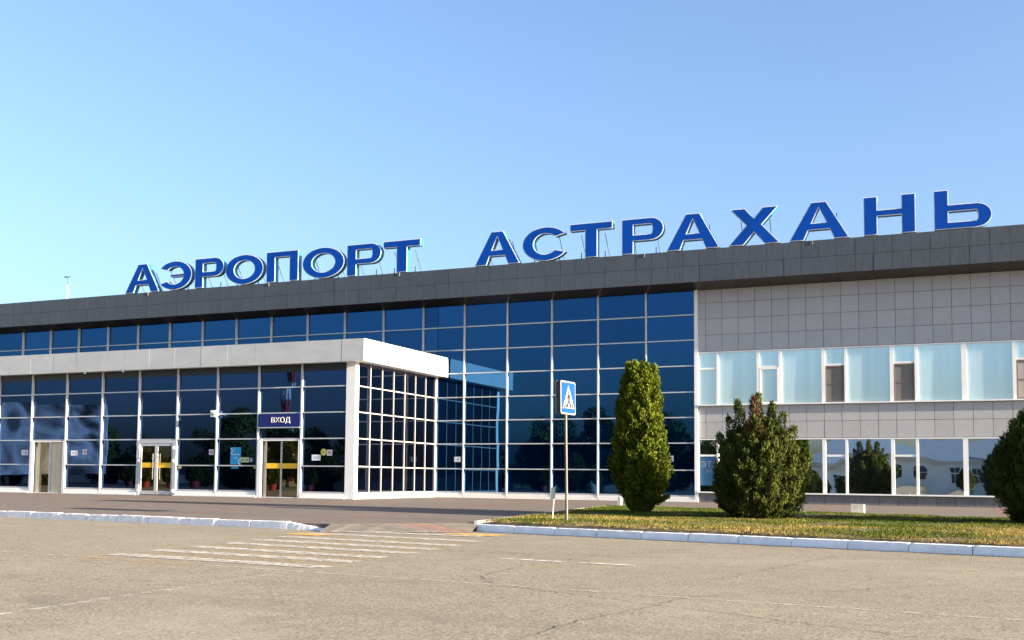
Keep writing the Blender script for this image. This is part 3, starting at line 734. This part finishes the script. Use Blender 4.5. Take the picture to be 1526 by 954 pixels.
def nosmoke(label, x, z, y=GF):
    t = notice('no_smoking_sticker', label, 'sticker', x-.11, z-.1, x+.11, z+.11, pw, None, y)
    ring = [(x+.075*math.cos(a*.3142), z+.005+.075*math.sin(a*.3142)) for a in range(20)]; hole = [(x+.052*math.cos(a*.3142), z+.005+.052*math.sin(a*.3142)) for a in range(20)]
    poly_solid('prohibition_ring', ring, [hole], y-.007, y-.0045, pr, t, (0, 0, 0)); o = t.children[-1]
    MB().add([(x-.06, y-.008, z+.045), (x-.045, y-.008, z+.06), (x+.06, y-.008, z-.035), (x+.045, y-.008, z-.05)], [(0, 3, 2, 1)]).build('slash', pr, t)
    boxo('cigarette', (x-.045, y-.0065, z-.005), (x+.045, y-.0046, z+.015), pg, t)
nosmoke('small red no-smoking sticker right of the half open door', -23.58, 1.69)
nosmoke('small no-smoking sticker between the hinged doors and the blue poster', -17.2, 1.68)
nosmoke('small no-smoking sticker beside the round yellow sticker', -11.9, 1.66)
nosmoke('small no-smoking sticker on the glazing beside the tall columnar thuja', -.98, 1.6, .071)
bp = notice('blue_poster', 'tall light blue poster on the glass left of the sliding entrance', 'poster', -16.30, 1.22, -15.82, 1.87, pb,
            [(.32, .86, .42, .9, pw), (.12, .56, .85, .60, pw), (.35, .36, .7, .395, pw)])
for cx_, cz_, a0, a1, r in ((-16.30, 1.73, -90, 90, .1), (-15.82, 1.32, 90, 270, .12)):
    n_ = 12; o_ = [(cx_+r*math.cos(R(a0+(a1-a0)*i/n_)), cz_+r*math.sin(R(a0+(a1-a0)*i/n_))) for i in range(n_+1)]; i_ = [(cx_+.7*r*math.cos(R(a0+(a1-a0)*i/n_)), cz_+.7*r*math.sin(R(a0+(a1-a0)*i/n_))) for i in range(n_, -1, -1)]
    poly_solid('arc_print', o_+i_, [], GF-.007, GF-.0045, pw, bp)
boxo('sheet', (-16.25, GF-.004, 1.06), (-15.94, GF, 1.14), pb, bp)
notice('guide_sticker', 'yellow square guide sticker beside the light blue poster', 'sticker', -15.82, 1.30, -15.63, 1.49, py_, [(.2, .4, .8, .6, pn), (.2, .2, .4, .35, pn)])
notice('guide_sticker', 'pale green square sticker between the yellow and the wheelchair sticker', 'sticker', -15.62, 1.30, -15.44, 1.49, plain('pale_green', (.45, .5, .35), .5), [(.2, .2, .4, .8, pg), (.55, .3, .8, .75, pg)])
wc = notice('wheelchair_sticker', 'navy wheelchair access sticker left of the sliding entrance', 'sticker', -15.43, 1.30, -15.24, 1.49, pn, [(.38, .7, .52, .84, pw), (.42, .4, .5, .68, pw), (.42, .38, .7, .45, pw), (.65, .2, .73, .4, pw)])
ring = [(-15.35+.05*math.cos(a*.3142), 1.375+.05*math.sin(a*.3142)) for a in range(20)]; hole = [(-15.35+.036*math.cos(a*.3142), 1.375+.036*math.sin(a*.3142)) for a in range(20)]
poly_solid('wheel', ring, [hole], GF-.0065, GF-.0045, pw, wc)
notice('floor_sticker', 'small yellow sticker low on the glass right of the hinged doors', 'sticker', -18.80, 1.05, -18.61, 1.14, py_, [(.55, .2, .8, .7, pw)])
notice('floor_sticker', 'tiny yellow sticker low on the glass left of the sliding entrance', 'sticker', -15.22, 1.07, -15.10, 1.13, py_)
yc = thing('round_sticker', 'round yellow-green sticker on the glass right of the sliding entrance', 'sticker', (-12.15, GF, 1.56))
poly_solid('disc', [(-12.15+.125*math.cos(a*.2618), 1.685+.125*math.sin(a*.2618)) for a in range(24)], [], GF-.004, GF, py_, yc)
for u in (-.06, .0, .05): boxo('print', (-12.15+u-.012, GF-.006, 1.64), (-12.15+u+.012, GF-.0045, 1.73), plain('olive_print', (.3, .3, .06), .5), yc)
wp = thing('window_poster', 'blue poster with pale letters inside the narrow ground floor window by the glazing', 'poster', (.43, .08, .62))
boxo('sheet', (.14, .074, .62), (.74, .079, 1.66), plain('poster_deep_blue', (.03, .12, .24), .4), wp)
text_obj('lettering', 'ЭТА', .3, (.46, .072, 1.38), plain('pale_letters', (.35, .42, .48), .5), wp)
text_obj('lettering', 'РЕ', .2, (.46, .072, 1.12), plain('grey_letters', (.2, .27, .33), .5), wp)

# ------------------------------------------------------------------ roof letters
H = 1.34; S = .45; B = .26
def ell(cx, cy, rx, ry, a0, a1, n=22): return [(cx+rx*math.cos(R(a0+(a1-a0)*i/n)), cy+ry*math.sin(R(a0+(a1-a0)*i/n))) for i in range(n+1)]
def glyph(ch, w):
    h = H
    if ch == 'Н':
        a, b = h*.48, h*.48+B*.85; return [(0, 0), (S, 0), (S, a), (w-S, a), (w-S, 0), (w, 0), (w, h), (w-S, h), (w-S, b), (S, b), (S, h), (0, h)], []
    if ch == 'П': return [(0, 0), (S, 0), (S, h-B), (w-S, h-B), (w-S, 0), (w, 0), (w, h), (0, h)], []
    if ch == 'Т': a = w/2-S*.55; b = w/2+S*.55; return [(a, 0), (b, 0), (b, h-B*1.1), (w, h-B*1.1), (w, h), (0, h), (0, h-B*1.1), (a, h-B*1.1)], []
    if ch == 'А':
        f = S*1.12; a = S*.56; zt = h*.86; z1 = h*.26; z2 = z1+B*.95
        xi = lambda z: f+(w/2-f)*z/zt
        return [(0, 0), (f, 0), (xi(z1), z1), (w-xi(z1), z1), (w-f, 0), (w, 0), (w/2+a, h), (w/2-a, h)], [[(xi(z2), z2), (w/2, zt*.97), (w-xi(z2), z2)]]
    if ch == 'Х':
        f = S*1.2; c = h*.53; g_ = S*.62
        return [(0, 0), (f, 0), (w/2, c-h*.2), (w-f, 0), (w, 0), (w/2+g_, c), (w*.97, h), (w*.97-f, h), (w/2, c+h*.19), (w*.03+f, h), (w*.03, h), (w/2-g_, c)], []
    if ch in 'РЬ':
        zb = h*.36 if ch == 'Р' else 0; zt = h if ch == 'Р' else h*.62; ry = (zt-zb)/2; cy = zb+ry; rx = min(w-S, ry*1.15); iy = ry-B*.92; ix = rx-S*.95
        arc = ell(w-rx, cy, rx, ry, -90, 90); hole = [(S, cy-iy), (S, cy+iy)]+ell(w-rx, cy, ix, iy, 90, -90)
        if ch == 'Р': return [(0, 0), (S, 0), (S, zb)]+arc+[(0, h)], [hole]
        return [(0, 0)]+arc+[(S, zt), (S, h), (0, h)], [hole]
    if ch == 'О': return ell(w/2, h/2, w/2, h/2, 0, 360, 40)[:-1], [ell(w/2, h/2, w/2-S*1.02, h/2-B*1.02, 0, -360, 40)[:-1]]
    if ch == 'С':
        o = ell(w*.52, h/2, w*.52, h/2, 32, 328, 36); i = ell(w*.52, h/2, w*.52-S*1.02, h/2-B*1.02, 322, 38, 36)
        return o+[(w*.93, h*.33)]*0+i, []
    if ch == 'Э':
        o = ell(w*.46, h/2, w*.54, h/2, 148, -148, 36)
        ia = ell(w*.46, h/2, w*.54-S*1.02, h/2-B*1.02, -142, -9, 16); ib = ell(w*.46, h/2, w*.54-S*1.02, h/2-B*1.02, 9, 142, 16)
        return (o+ia+[(w*.33, ia[-1][1]), (w*.33, ib[0][1])]+ib), []
LET = [('А', -26.79, -24.76), ('Э', -24.72, -22.9), ('Р', -22.71, -21.11), ('О', -21.0, -18.96), ('П', -18.79, -17.13), ('О', -16.91, -14.81), ('Р', -14.68, -13.03), ('Т', -12.91, -11.17),
       ('А', -8.71, -6.76), ('С', -6.65, -4.79), ('Т', -4.67, -2.96), ('Р', -2.6, -.99), ('А', -.88, 1.09), ('Х', 1.41, 3.24), ('А', 3.55, 5.58), ('Н', 6.05, 7.72), ('Ь', 8.29, 10.06)]
LL = ['pointed A that opens the shorter word', 'backward rounded E with a middle bar', 'P-shaped letter between the backward E and a round O', 'round O between a P shape and the gate-shaped letter', 'gate-shaped letter with two legs and flat top', 'round O between the gate-shaped letter and a P shape', 'P-shaped letter just before the T that ends the shorter word', 'T-shaped letter that ends the shorter word',
      'pointed A that opens the longer word', 'open round C', 'T-shaped letter between the C and a P shape', 'P-shaped letter between a T shape and an A', 'pointed A between a P shape and the X', 'crossed X', 'pointed A between the X and the H shape', 'H-shaped letter with two uprights and crossbar', 'b-shaped letter with tall stem that ends the longer word']
LY = -OV+.06; LZ = 9.275; DEP = .26
def ccw(lp):
    m = len(lp); return lp if sum(lp[i][0]*lp[(i+1) % m][1]-lp[(i+1) % m][0]*lp[i][1] for i in range(m)) > 0 else lp[::-1]
for (ch, x0, x1), lab in zip(LET, LL):
    w = x1-x0; outer, holes = glyph(ch, w); outer = ccw(outer); holes = [ccw(h_) for h_ in holes]
    t = thing('roof_letter', 'blue roof letter, '+lab, 'letter', (x0, LY, LZ), 'letters of the roof sign', (R(jit(.5)), 0, 0))
    o = poly_solid('housing', outer, holes, .012, DEP, M['let_side'], t); o.location = (0, 0, 0)
    o = poly_solid('rim', outer, holes, -.004, .0115, M['let_rim'], t); o.location = (0, 0, 0)
    o = poly_solid('face', inset(outer, .026), [inset(h_, -.026) for h_ in holes], -.018, -.0045, M['let_blue'], t); o.location = (0, 0, 0)
    for u in (.22, .78):
        mb = MB().tube((w*u, DEP, H*.7), (w*u, DEP+.75, -.12), .014, n=6).tube((w*u, DEP+.01, .25), (w*u, DEP+.01, -.15), .02, n=6); b_ = mb.build('strut', M['galv'], t); b_.location = (0, 0, 0)
    b_ = MB().box((w*.1, .05, -.06), (w*.9, .2, -.012)).build('base_rail', M['galv'], t); b_.location = (0, 0, 0)
MASTX = -35.34
# roof mast with wind sensor and guy wires
ms = thing('roof_mast', 'thin white mast with a wind sensor and guy wires on the roof', 'mast', (MASTX, 4, 9.15))
MB().tube((MASTX, 4, 9.15), (MASTX, 4, 11.05), .035, .03, 8).build('pole', M['alu_side'], ms)
MB().tube((MASTX, 4, 11.05), (MASTX, 4, 11.5), .012, n=6).build('sensor_rod', M['black'], ms)
MB().box((MASTX-.22, 3.97, 11.47), (MASTX, 4.03, 11.52)).tube((MASTX, 4, 11.495), (MASTX+.2, 4, 11.495), .02, n=6).build('wind_vane', M['black'], ms)
for dx, dy in ((-.11, .05), (.12, .05)): MB().tube((MASTX, 4, 11.35), (MASTX+dx*2.6, 4+dy*2, 9.15), .004, n=5).build('guy_wire', M['galv'], ms)

# ------------------------------------------------------------------ traffic sign
SG = thing('crossing_sign', 'square blue pedestrian crossing sign on a tall grey pole in the lawn', 'traffic sign', (1.39, -17.97, lz(-17.97)), None, (0, R(-.9), R(-7)))
def loc0(o): o.location = (0, 0, 0); return o
base = 2.33
loc0(MB().tube((0, 0, -.1), (0, 0, base+.5), .030, n=14).build('pole', M['galv'], SG, smooth=False))
bw = .345
loc0(MB().box((-.045, -bw, base), (.05, bw, base+.70)).build('box_housing', M['black'], SG))
def xface(name, pts, x0, x1, mat):
    # flat plate in the sign's local y-z plane, facing +x
    o = poly_solid(name, [(y, z) for y, z in pts], [], -x1, -x0, mat, SG); o.location = (0, 0, 0); o.rotation_euler = (0, 0, R(90)); return o
def rr(y0, z0, y1, z1, r, n=5):
    out = []
    for cy, cz, a in ((y1-r, z0+r, -90), (y1-r, z1-r, 0), (y0+r, z1-r, 90), (y0+r, z0+r, 180)):
        out += [(cy+r*math.cos(R(a+90*i/n)), cz+r*math.sin(R(a+90*i/n))) for i in range(n+1)]
    return out
for side in (1, -1):
    before = set(o.name for o in SG.children)
    xface('white_border', rr(-bw-.01, base-.01, bw+.01, base+.71, .05), .051, .062, M['sign_white'])
    xface('blue_panel', rr(-bw+.022, base+.022, bw-.022, base+.678, .04), .0625, .068, M['road_blue'])
    xface('white_triangle', [(-.28, base+.12), (.28, base+.12), (0, base+.62)], .0685, .073, M['sign_white'])
    q = base+.12
    for yy in (-.2, -.1, .1, .2): xface('zebra_bar', [(yy*1.05-.03, q+.012), (yy*1.05+.03, q+.012), (yy*.8+.022, q+.10), (yy*.8-.022, q+.10)], .0735, .076, M['print_black'])
    xface('pedestrian_symbol', [(-.075, q+.03), (-.035, q+.03), (.012, q+.15), (.05, q+.04), (.09, q+.05), (.05, q+.17), (.035, q+.25), (.075, q+.19), (.092, q+.21), (.045, q+.31), (-.02, q+.31), (-.085, q+.20), (-.065, q+.185), (-.022, q+.25), (-.02, q+.17)], .0737, .0765, M['print_black'])
    xface('symbol_head', [(.008+.03*math.cos(a*.5236), q+.345+.03*math.sin(a*.5236)) for a in range(12)], .0737, .0765, M['print_black'])
    if side == -1:
        for o in SG.children:
            if o.name not in before: o.rotation_euler = (0, 0, R(-90))
# small marker stake in the lawn
mk = thing('marker_stake', 'short pale green stake with a folded plate, beside the crossing sign pole', 'stake', (.84, -17.38, lz(-17.38)), None, (0, R(2), 0))
pgm = plain('pale_green_paint', (.50, .58, .42), .5)
loc0(MB().tube((0, 0, -.05), (.02, 0, .74), .012, n=8).build('stake', pgm, mk))
loc0(MB().box((-.05, -.012, .46), (.03, .012, .74)).add([(.03, -.01, .48), (.055, -.03, .5), (.055, -.03, .77), (.03, -.01, .74)], [(0, 1, 2, 3)]).build('plate', pgm, mk))
# concrete stub behind the thuja and white box planter
cs = MB().box((-.10, -.07, -.02), (.0, .06, .27)).box((-.10, -.07, .272), (.02, .07, .29)).build('concrete_stub', M['kerb_thin'], None, (-.2, -8.75, 0))
tag(cs, 'short pale concrete stub at the lawn corner behind the tall thuja', 'bollard')
bx = thing('box_planter', 'small white box planter at the back edge of the lawn', 'planter', (6.6, -10.25, lz(-10.25)))
bb = MB()
for (a, b) in (((-.16, -.14, 0), (.16, -.11, .24)), ((-.16, .11, 0), (.16, .14, .24)), ((-.16, -.109, 0), (-.13, .109, .24)), ((.13, -.109, 0), (.16, .109, .24))): bb.box(a, b)
loc0(bb.build('box', M['kerb_thin'], bx)); loc0(MB().box((-.129, -.109, .0), (.129, .109, .20)).build('soil_fill', M['soil'], bx))

# ------------------------------------------------------------------ conifers
def sprigs(points, rng, L, W, per=2):
    vs = []; fs = []; tv = []
    for (p, out, tint) in points:
        up = Vector((0, 0, 1)); d = (out*rng.uniform(.25, .9)+up*rng.uniform(.5, 1.1)+Vector((rng.gauss(0, .28), rng.gauss(0, .28), rng.gauss(0, .2)))).normalized()
        for q in range(per):
            ln = L*rng.uniform(.6, 1.3); w = W*rng.uniform(.7, 1.25); s = Vector((rng.gauss(0, 1), rng.gauss(0, 1), rng.gauss(0, .4))); s = (s-d*s.dot(d))
            if s.length < 1e-3: continue
            s.normalize(); o = p+Vector((rng.gauss(0, .02), rng.gauss(0, .02), rng.gauss(0, .02))); dd = (d+s*rng.gauss(0, .25)).normalized(); k = len(vs)
            vs += [o, o+dd*ln*.45+s*w, o+dd*ln, o+dd*ln*.45-s*w]; fs.append((k, k+1, k+2, k+3)); tv.append(max(0, min(1, tint+rng.gauss(0, .22))))
    return vs, fs, tv
def lobe_points(rng, n, c, zb, zt, rmax, prof, depth=.30, nz=1.0, ins=()):
    """points in the outer shell of a lobe with a radius profile; skips those deep inside other lobes"""
    out = []; tries = 0
    while len(out) < n and tries < n*4:
        tries += 1
        u = rng.random(); r = prof(u)*rmax
        if rng.random()*1.05 > prof(u)+.05: continue
        a = rng.random()*2*math.pi; z = zb+(zt-zb)*u
        lump = 1+.20*noise.noise((math.cos(a)*2.1+c[0]*3, math.sin(a)*2.1+c[1]*3, z*1.9*nz))+.13*noise.noise((math.cos(a)*5+c[0], math.sin(a)*5, z*4.2*nz))
        rr_ = r*lump*(1-depth*rng.random()**1.6)
        p = Vector((c[0]+rr_*math.cos(a), c[1]+rr_*math.sin(a), z))
        slope = (prof(min(1, u+.03))-prof(max(0, u-.03)))*rmax/max(.05, .06*(zt-zb)); o = Vector((math.cos(a), math.sin(a), -slope*.6)).normalized()
        out.append((p, o, .45+.5*noise.noise((p.x*3, p.y*3, p.z*3))))
    return out
def interp(tab):
    def f(u):
        for (a, x), (b, y) in zip(tab, tab[1:]):
            if u <= b: return x+(y-x)*(u-a)/(b-a)
        return tab[-1][1]
    return f
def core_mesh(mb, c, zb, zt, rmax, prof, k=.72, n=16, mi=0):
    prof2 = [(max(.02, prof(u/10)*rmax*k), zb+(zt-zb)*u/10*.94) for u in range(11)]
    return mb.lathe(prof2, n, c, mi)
M['core'] = plain('shaded_core', (.022, .026, .010), .9)  # solid dark hull added inside the crowns to block light
def plume_points(rng, n, b, t, r):
    """upright tapering spray from b to t"""
    b, t = Vector(b), Vector(t); ax = (t-b); out = []
    e = Vector((ax.x, ax.y, 0)); side = e.normalized() if e.length > .02 else Vector((1, 0, 0)); tone = rng.gauss(.45, .16)
    for _ in range(n):
        u = rng.random()**.8; k = (.35+1.6*u)*(1-u)**.7*1.15; a = rng.random()*6.283; rad = r*k*(.45+.55*rng.random()**.5)
        c = b+ax*u+side*(-.10*r*math.sin(u*3.1)); d = Vector((math.cos(a), math.sin(a), .15))
        out.append((c+d*rad, (d+ax.normalized()*.6).normalized(), tone+.18*u+rng.gauss(0, .08)))
    return out
def conifer(name, label, cat, loc, prof, ht, rmax, zb, nplume, plen, prad, pn, extra, mat, seed, L=.11, W=.02, trunk=(.09, .5), deadmat=None, lean=1.0):
    rng = random.Random(seed); t = thing(name, label, cat, loc); tv_all = []; mb = MB(); cm = MB()
    def put(pts, dead=0):
        vs, fs, tv = sprigs(pts, rng, L, W); mb.add(vs, fs, dead); tv_all.extend(tv)
    put(lobe_points(rng, int(420*2*math.pi*rmax*ht*.8), (0, 0), zb, ht*.97, rmax*.93, prof, .25))
    for i in range(nplume):
        u = (i+.5)/nplume; u = u**.85; a = i*2.39996+rng.gauss(0, .25); z = zb+(ht-zb)*u; lump = 1+.16*noise.noise((math.cos(a)*1.7, math.sin(a)*1.7, z*1.3+seed))
        R1 = prof(min(1, u))*rmax*lump; pl = plen*rng.uniform(.7, 1.25); u0 = max(0, u-pl/(ht-zb))
        R0 = min(R1, prof(u0)*rmax)*.62
        zt = z+pl*.42*rng.random()**1.5
        put(plume_points(rng, pn, (R0*math.cos(a), R0*math.sin(a), max(.03, zt-pl)), (R1*lean*math.cos(a), R1*lean*math.sin(a), zt), prad*rng.uniform(.75, 1.25)))
    for (b, tp, r, n, dead) in extra: put(plume_points(rng, int(n*1.6), b, tp, r), dead)
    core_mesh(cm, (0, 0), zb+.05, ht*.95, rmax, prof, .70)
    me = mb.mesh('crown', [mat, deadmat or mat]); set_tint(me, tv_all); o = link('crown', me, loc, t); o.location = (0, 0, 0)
    loc0(cm.build('light_blocking_core', M['core'], t))
    tk = MB().tube((0, 0, -.1), (.02, 0, trunk[1]), trunk[0]*1.3, trunk[0], 9)
    for i in range(5):
        a = i*1.26+.4; tk.tube((0, 0, .05), (.28*math.cos(a), .28*math.sin(a), .6), trunk[0]*.5, trunk[0]*.3, 6)
    loc0(tk.build('trunk', M['bark'], t)); return t
ptab = interp([(0, .30), (.06, .62), (.14, .86), (.25, 1.0), (.4, .97), (.6, .85), (.8, .68), (.92, .5), (1, .2)])
pegg = interp([(0, .58), (.08, .82), (.2, .97), (.35, 1.0), (.5, .92), (.7, .72), (.85, .5), (.95, .27), (1, .08)])
pspire = interp([(0, .7), (.3, 1.0), (.6, .75), (.85, .4), (1, .06)])
ptab = interp([(0, .35), (.05, .55), (.1, .70), (.2, .9), (.28, .95), (.4, .85), (.5, .77), (.73, .65), (.88, .56), (.96, .46), (1, .30)])
pegg = interp([(0, .60), (.08, .82), (.2, .97), (.35, 1.0), (.5, .95), (.68, .82), (.82, .62), (.93, .36), (1, .10)])
conifer('columnar_thuja', 'tall columnar green thuja with blunt top in the lawn', 'conifer', (1.60, -13.08, lz(-13.08)), ptab, 3.70, .80, .20, 230, .46, .11, 200,
        [((.1, 0, 3.0), (.14, 0, 3.88), .17, 160, 0), ((-.2, 0, 2.9), (-.24, 0, 3.84), .17, 160, 0), ((.3, 0, 2.8), (.38, 0, 3.76), .16, 150, 0), ((-.05, -.2, 3.0), (-.05, -.25, 3.86), .16, 150, 0), ((.45, -.2, .25), (.78, -.3, .42), .13, 150, 0), ((.4, -.1, .4), (.72, -.1, .75), .18, 160, 0)],
        M['thuja'], 11, .078, .020, (.14, .6))
conifer('round_juniper', 'broad egg-shaped juniper with ragged spires and a brown dead streak', 'conifer', (4.87, -14.54, lz(-14.54)), pegg, 2.22, 1.03, .0, 190, .74, .125, 270,
        [((-.30, 0, 1.3), (-.52, 0, 2.74), .15, 420, 0), ((-.42, -.1, 1.2), (-.70, -.1, 2.35), .18, 300, 0), ((-.06, -.25, 1.3), (-.10, -.2, 2.80), .16, 460, 1), ((-.02, .1, 1.5), (-.04, .1, 2.88), .13, 320, 0), ((.2, 0, 1.3), (.30, 0, 2.66), .15, 420, 0), ((.35, -.1, 1.2), (.55, -.1, 2.42), .14, 320, 0), ((.5, -.1, 1.2), (.78, -.1, 2.1), .19, 320, 0), ((.12, -.4, 1.3), (.05, -.42, 2.2), .17, 280, 1), ((-.6, -.1, 1.0), (-.92, -.1, 1.95), .18, 320, 0), ((.7, -.1, .7), (1.12, -.1, 1.45), .2, 320, 0), ((-.15, -.3, 1.2), (-.2, -.5, 2.15), .16, 280, 1)],
        M['juniper'], 12, .078, .0125, (.11, .5), M['dead'])
conifer('round_juniper', 'dark broad juniper at the far end of the lawn beyond the white box planter', 'conifer', (10.85, -13.9, lz(-13.9)), pegg, 2.5, 1.12, .0, 180, .76, .135, 240,
        [((-.2, 0, 1.3), (-.36, 0, 2.62), .2, 400, 0), ((.05, 0, 1.5), (.05, 0, 3.0), .22, 420, 0), ((.3, 0, 1.3), (.45, 0, 2.8), .2, 400, 0), ((-.4, -.1, 1.0), (-.72, -.1, 2.1), .2, 340, 0), ((-.5, -.1, .6), (-1.02, -.1, 1.6), .2, 340, 0)],
        M['juniper'], 13, .08, .013, (.11, .5))

# ------------------------------------------------------------------ surroundings behind the camera, seen mirrored in the glazing
def leafy_mesh(seed, h, r):
    rng = random.Random(seed); vs = []; fs = []; tv = []
    blobs = [(Vector((rng.gauss(0, r*.42), rng.gauss(0, r*.42), h*rng.uniform(.14, .86))), r*rng.uniform(.3, .5)) for _ in range(22)]
    for c, br in blobs:
        for _ in range(420):
            d = Vector((rng.gauss(0, 1), rng.gauss(0, 1), rng.gauss(0, 1))).normalized(); p = c+d*br*rng.uniform(.6, 1.05)
            a = Vector((rng.gauss(0, 1), rng.gauss(0, 1), rng.gauss(0, 1))).normalized(); b = a.orthogonal().normalized(); s = .16*rng.uniform(.6, 1.4); k = len(vs)
            vs += [p-a*s, p+b*s*.5, p+a*s, p-b*s*.5]; fs.append((k, k+1, k+2, k+3)); tv.append(rng.random())
    me = MB().add(vs, fs).mesh('crown', M['leaf']); set_tint(me, tv)
    tk = MB().tube((0, 0, -.2), (0, 0, h*.5), .22, .13, 9)
    for c, br in blobs[:9]: tk.tube((0, 0, h*rng.uniform(.28, .45)), c, .09, .03, 6)
    return me, tk.mesh('trunk', M['bark'])
TM = [leafy_mesh(40+i, 7.5, 2.6) for i in range(3)]
TREES = [(-98+i*5.2+random.Random(i).uniform(-1.4, 1.4), -64-random.Random(i+50).uniform(0, 10), random.Random(i+9).uniform(.72, 1.2)) for i in range(18)]
for i, (x, y, s) in enumerate(TREES):
    t = thing('broadleaf_tree', 'dark leafy tree mirrored in the blue glazing', 'tree', (x, y, ROAD), 'trees mirrored in the glazing', (0, 0, i*1.3)); t.scale = (s, s, s)
    for nm, me in zip(('crown', 'trunk'), TM[i % 3]): o = link(nm, me); o.parent = t; o.location = (0, 0, 0)
# white low building with blue-grey hip roof mirrored in the ground-floor windows
HB = thing('white_low_building', 'white one-storey building with blue-grey hip roof, mirrored in the ground floor windows', 'building', (4, -88, ROAD))
boxo('wall', (-9, -98, ROAD), (22, -86, 3.1), M['render_white'], HB)
boxo('portico', (11.2, -86, ROAD), (15.5, -83.5, 3.9), M['render_white'], HB)
boxo('cornice', (-9.4, -98.4, 3.1), (22.4, -85.6, 3.35), M['render_white'], HB)
MB().add([(-9.6, -98.6, 3.36), (22.6, -98.6, 3.36), (22.6, -85.4, 3.36), (-9.6, -85.4, 3.36), (-4, -92, 5.6), (17, -92, 5.6)], [(0, 1, 2, 3), (3, 2, 5, 4), (2, 1, 5), (1, 0, 4, 5), (0, 3, 4)]).build('roof', M['roof_blue'], HB)
for i in range(10):
    x = -7.5+i*2.9
    if 11 < x < 15.6: continue
    w = boxo('window', (x-.62, -86.0, .65), (x+.62, -85.94, 2.45), M['alu_white'], HB)
    for a, b in ((x-.55, x-.03), (x+.03, x+.55)):
        boxo('window_pane', (a, -85.938, .72), (b, -85.925, 1.75), M['win_dark'], w); boxo('window_pane', (a, -85.938, 1.82), (b, -85.925, 2.38), M['win_dark'], w)
boxo('sign_board', (12.2, -83.5, 2.95), (14.6, -83.42, 3.6), M['red'], HB)
# billboard wall
BBm = new_mat('grey_picture_print'); n, l = nodes_of(BBm); p = principled(BBm)
f = tex_noise(n, l, .16, 3, .5, None, 'World', 1.5); l.new(ramp(n, l, f, [(.38, .06), (.46, .35), (.53, .75), (.60, .5), (.66, .15)]), p.inputs['Base Color']); p.inputs['Roughness'].default_value = .7
BD = thing('billboard', 'big white and grey picture hoarding mirrored in the entrance glass', 'billboard', (-61.5, -39.5, ROAD), None, (0, 0, R(-27)))
loc0(MB().box((-7.2, -.12, 1.1), (6.0, .12, 6.9)).build('board', BBm, BD))
for x in (-6.5, -2.2, 1.8, 5.5): loc0(MB().box((x-.12, -.37, 0), (x+.12, -.13, 6.7)).build('post', M['galv'], BD))
# red-white mast
MT = thing('red_white_mast', 'tall red and white banded lattice mast mirrored in the entrance glass', 'mast', (-112, -150, ROAD))
for i in range(8):
    z0, z1 = ROAD+i*3.2, ROAD+(i+1)*3.2; w = .62-.03*i; mb = MB()
    for sx in (-1, 1):
        for sy in (-1, 1): mb.tube((-112+sx*w, -150+sy*w, z0), (-112+sx*w, -150+sy*w, z1), .13, n=6)
    for sy in (-1, 1):
        mb.tube((-112-w, -150+sy*w, z0), (-112+w, -150+sy*w, z1), .09, n=5); mb.tube((-112+w, -150+sy*w, z0), (-112-w, -150+sy*w, z1), .09, n=5)
        mb.tube((-112+sy*w, -150-w, z0), (-112+sy*w, -150+w, z1), .09, n=5)
    mb.build('mast_section', M['red'] if i % 2 == 0 else M['white_m'], MT)
# potted shrubs and urns across the road
def pot(x, y, red, i):
    t = thing('potted_shrub' if red else 'garden_urn', ('red tub with a clipped dark shrub' if red else 'squat cream urn')+' mirrored in the entrance glass', 'planter', (x, y, ROAD), 'red tubs mirrored in the glass' if red else 'cream urns mirrored in the glass')
    if red:
        loc0(MB().lathe([(.26, 0), (.36, .5), (.38, .52), (.38, .58), (.33, .58), (.32, .5)], 18).build('tub', M['pot_red'], t))
        o = link('crown', SHM); o.parent = t; o.location = (0, 0, 0)
    else: loc0(MB().lathe([(.30, 0), (.36, .06), (.42, .1), (.42, .62), (.30, .68), (.28, .74), (.06, .78), (.05, .92)], 18).build('urn', M['pot_cream'], t))
def hedge(x, y, s):
    t = thing('round_conifer', 'dark rounded conifer mirrored low in the blue glazing', 'conifer', (x, y, ROAD), 'rounded conifers mirrored in the glazing'); t.scale = (s, s, s)
    o = link('crown', HGM); o.parent = t; o.location = (0, 0, 0); o = link('trunk', HTM); o.parent = t; o.location = (0, 0, 0)
rng = random.Random(6); pts = lobe_points(rng, 3200, (0, 0), .05, 2.7, 1.2, pegg); vs, fs, tv = sprigs(pts, rng, .2, .05)
HGM = MB().add(vs, fs).mesh('crown', M['juniper']); set_tint(HGM, tv); HTM = core_mesh(MB(), (0, 0), .0, 2.6, 1.2, pegg, .7).mesh('trunk', M['bark'])  # the trunk mesh is a bark-coloured core hull blocking light inside the crown
for i in range(22): hedge(-86+i*4.1+jit(1.2), -55+jit(2.5), random.uniform(.75, 1.25))
for x in (-7.5, -3.2, 8.5, 17): hedge(x, -80+jit(1), random.uniform(.8, 1.2))
rng = random.Random(5); pts = lobe_points(rng, 2600, (0, 0), .5, 2.1, .62, pegg); vs, fs, tv = sprigs(pts, rng, .16, .04)
SHM = MB().add(vs, fs).mesh('crown', M['juniper']); set_tint(SHM, tv)
for i, (x, y, red) in enumerate([(-58, -47, 1), (-50, -46, 1), (-43.5, -46, 0), (-40, -48, 1), (-36, -46, 0), (-33.6, -46, 1), (-30.6, -46, 0), (-27, -47, 1), (-24, -47, 1), (-20, -48, 0)]): pot(x, y, red, i)
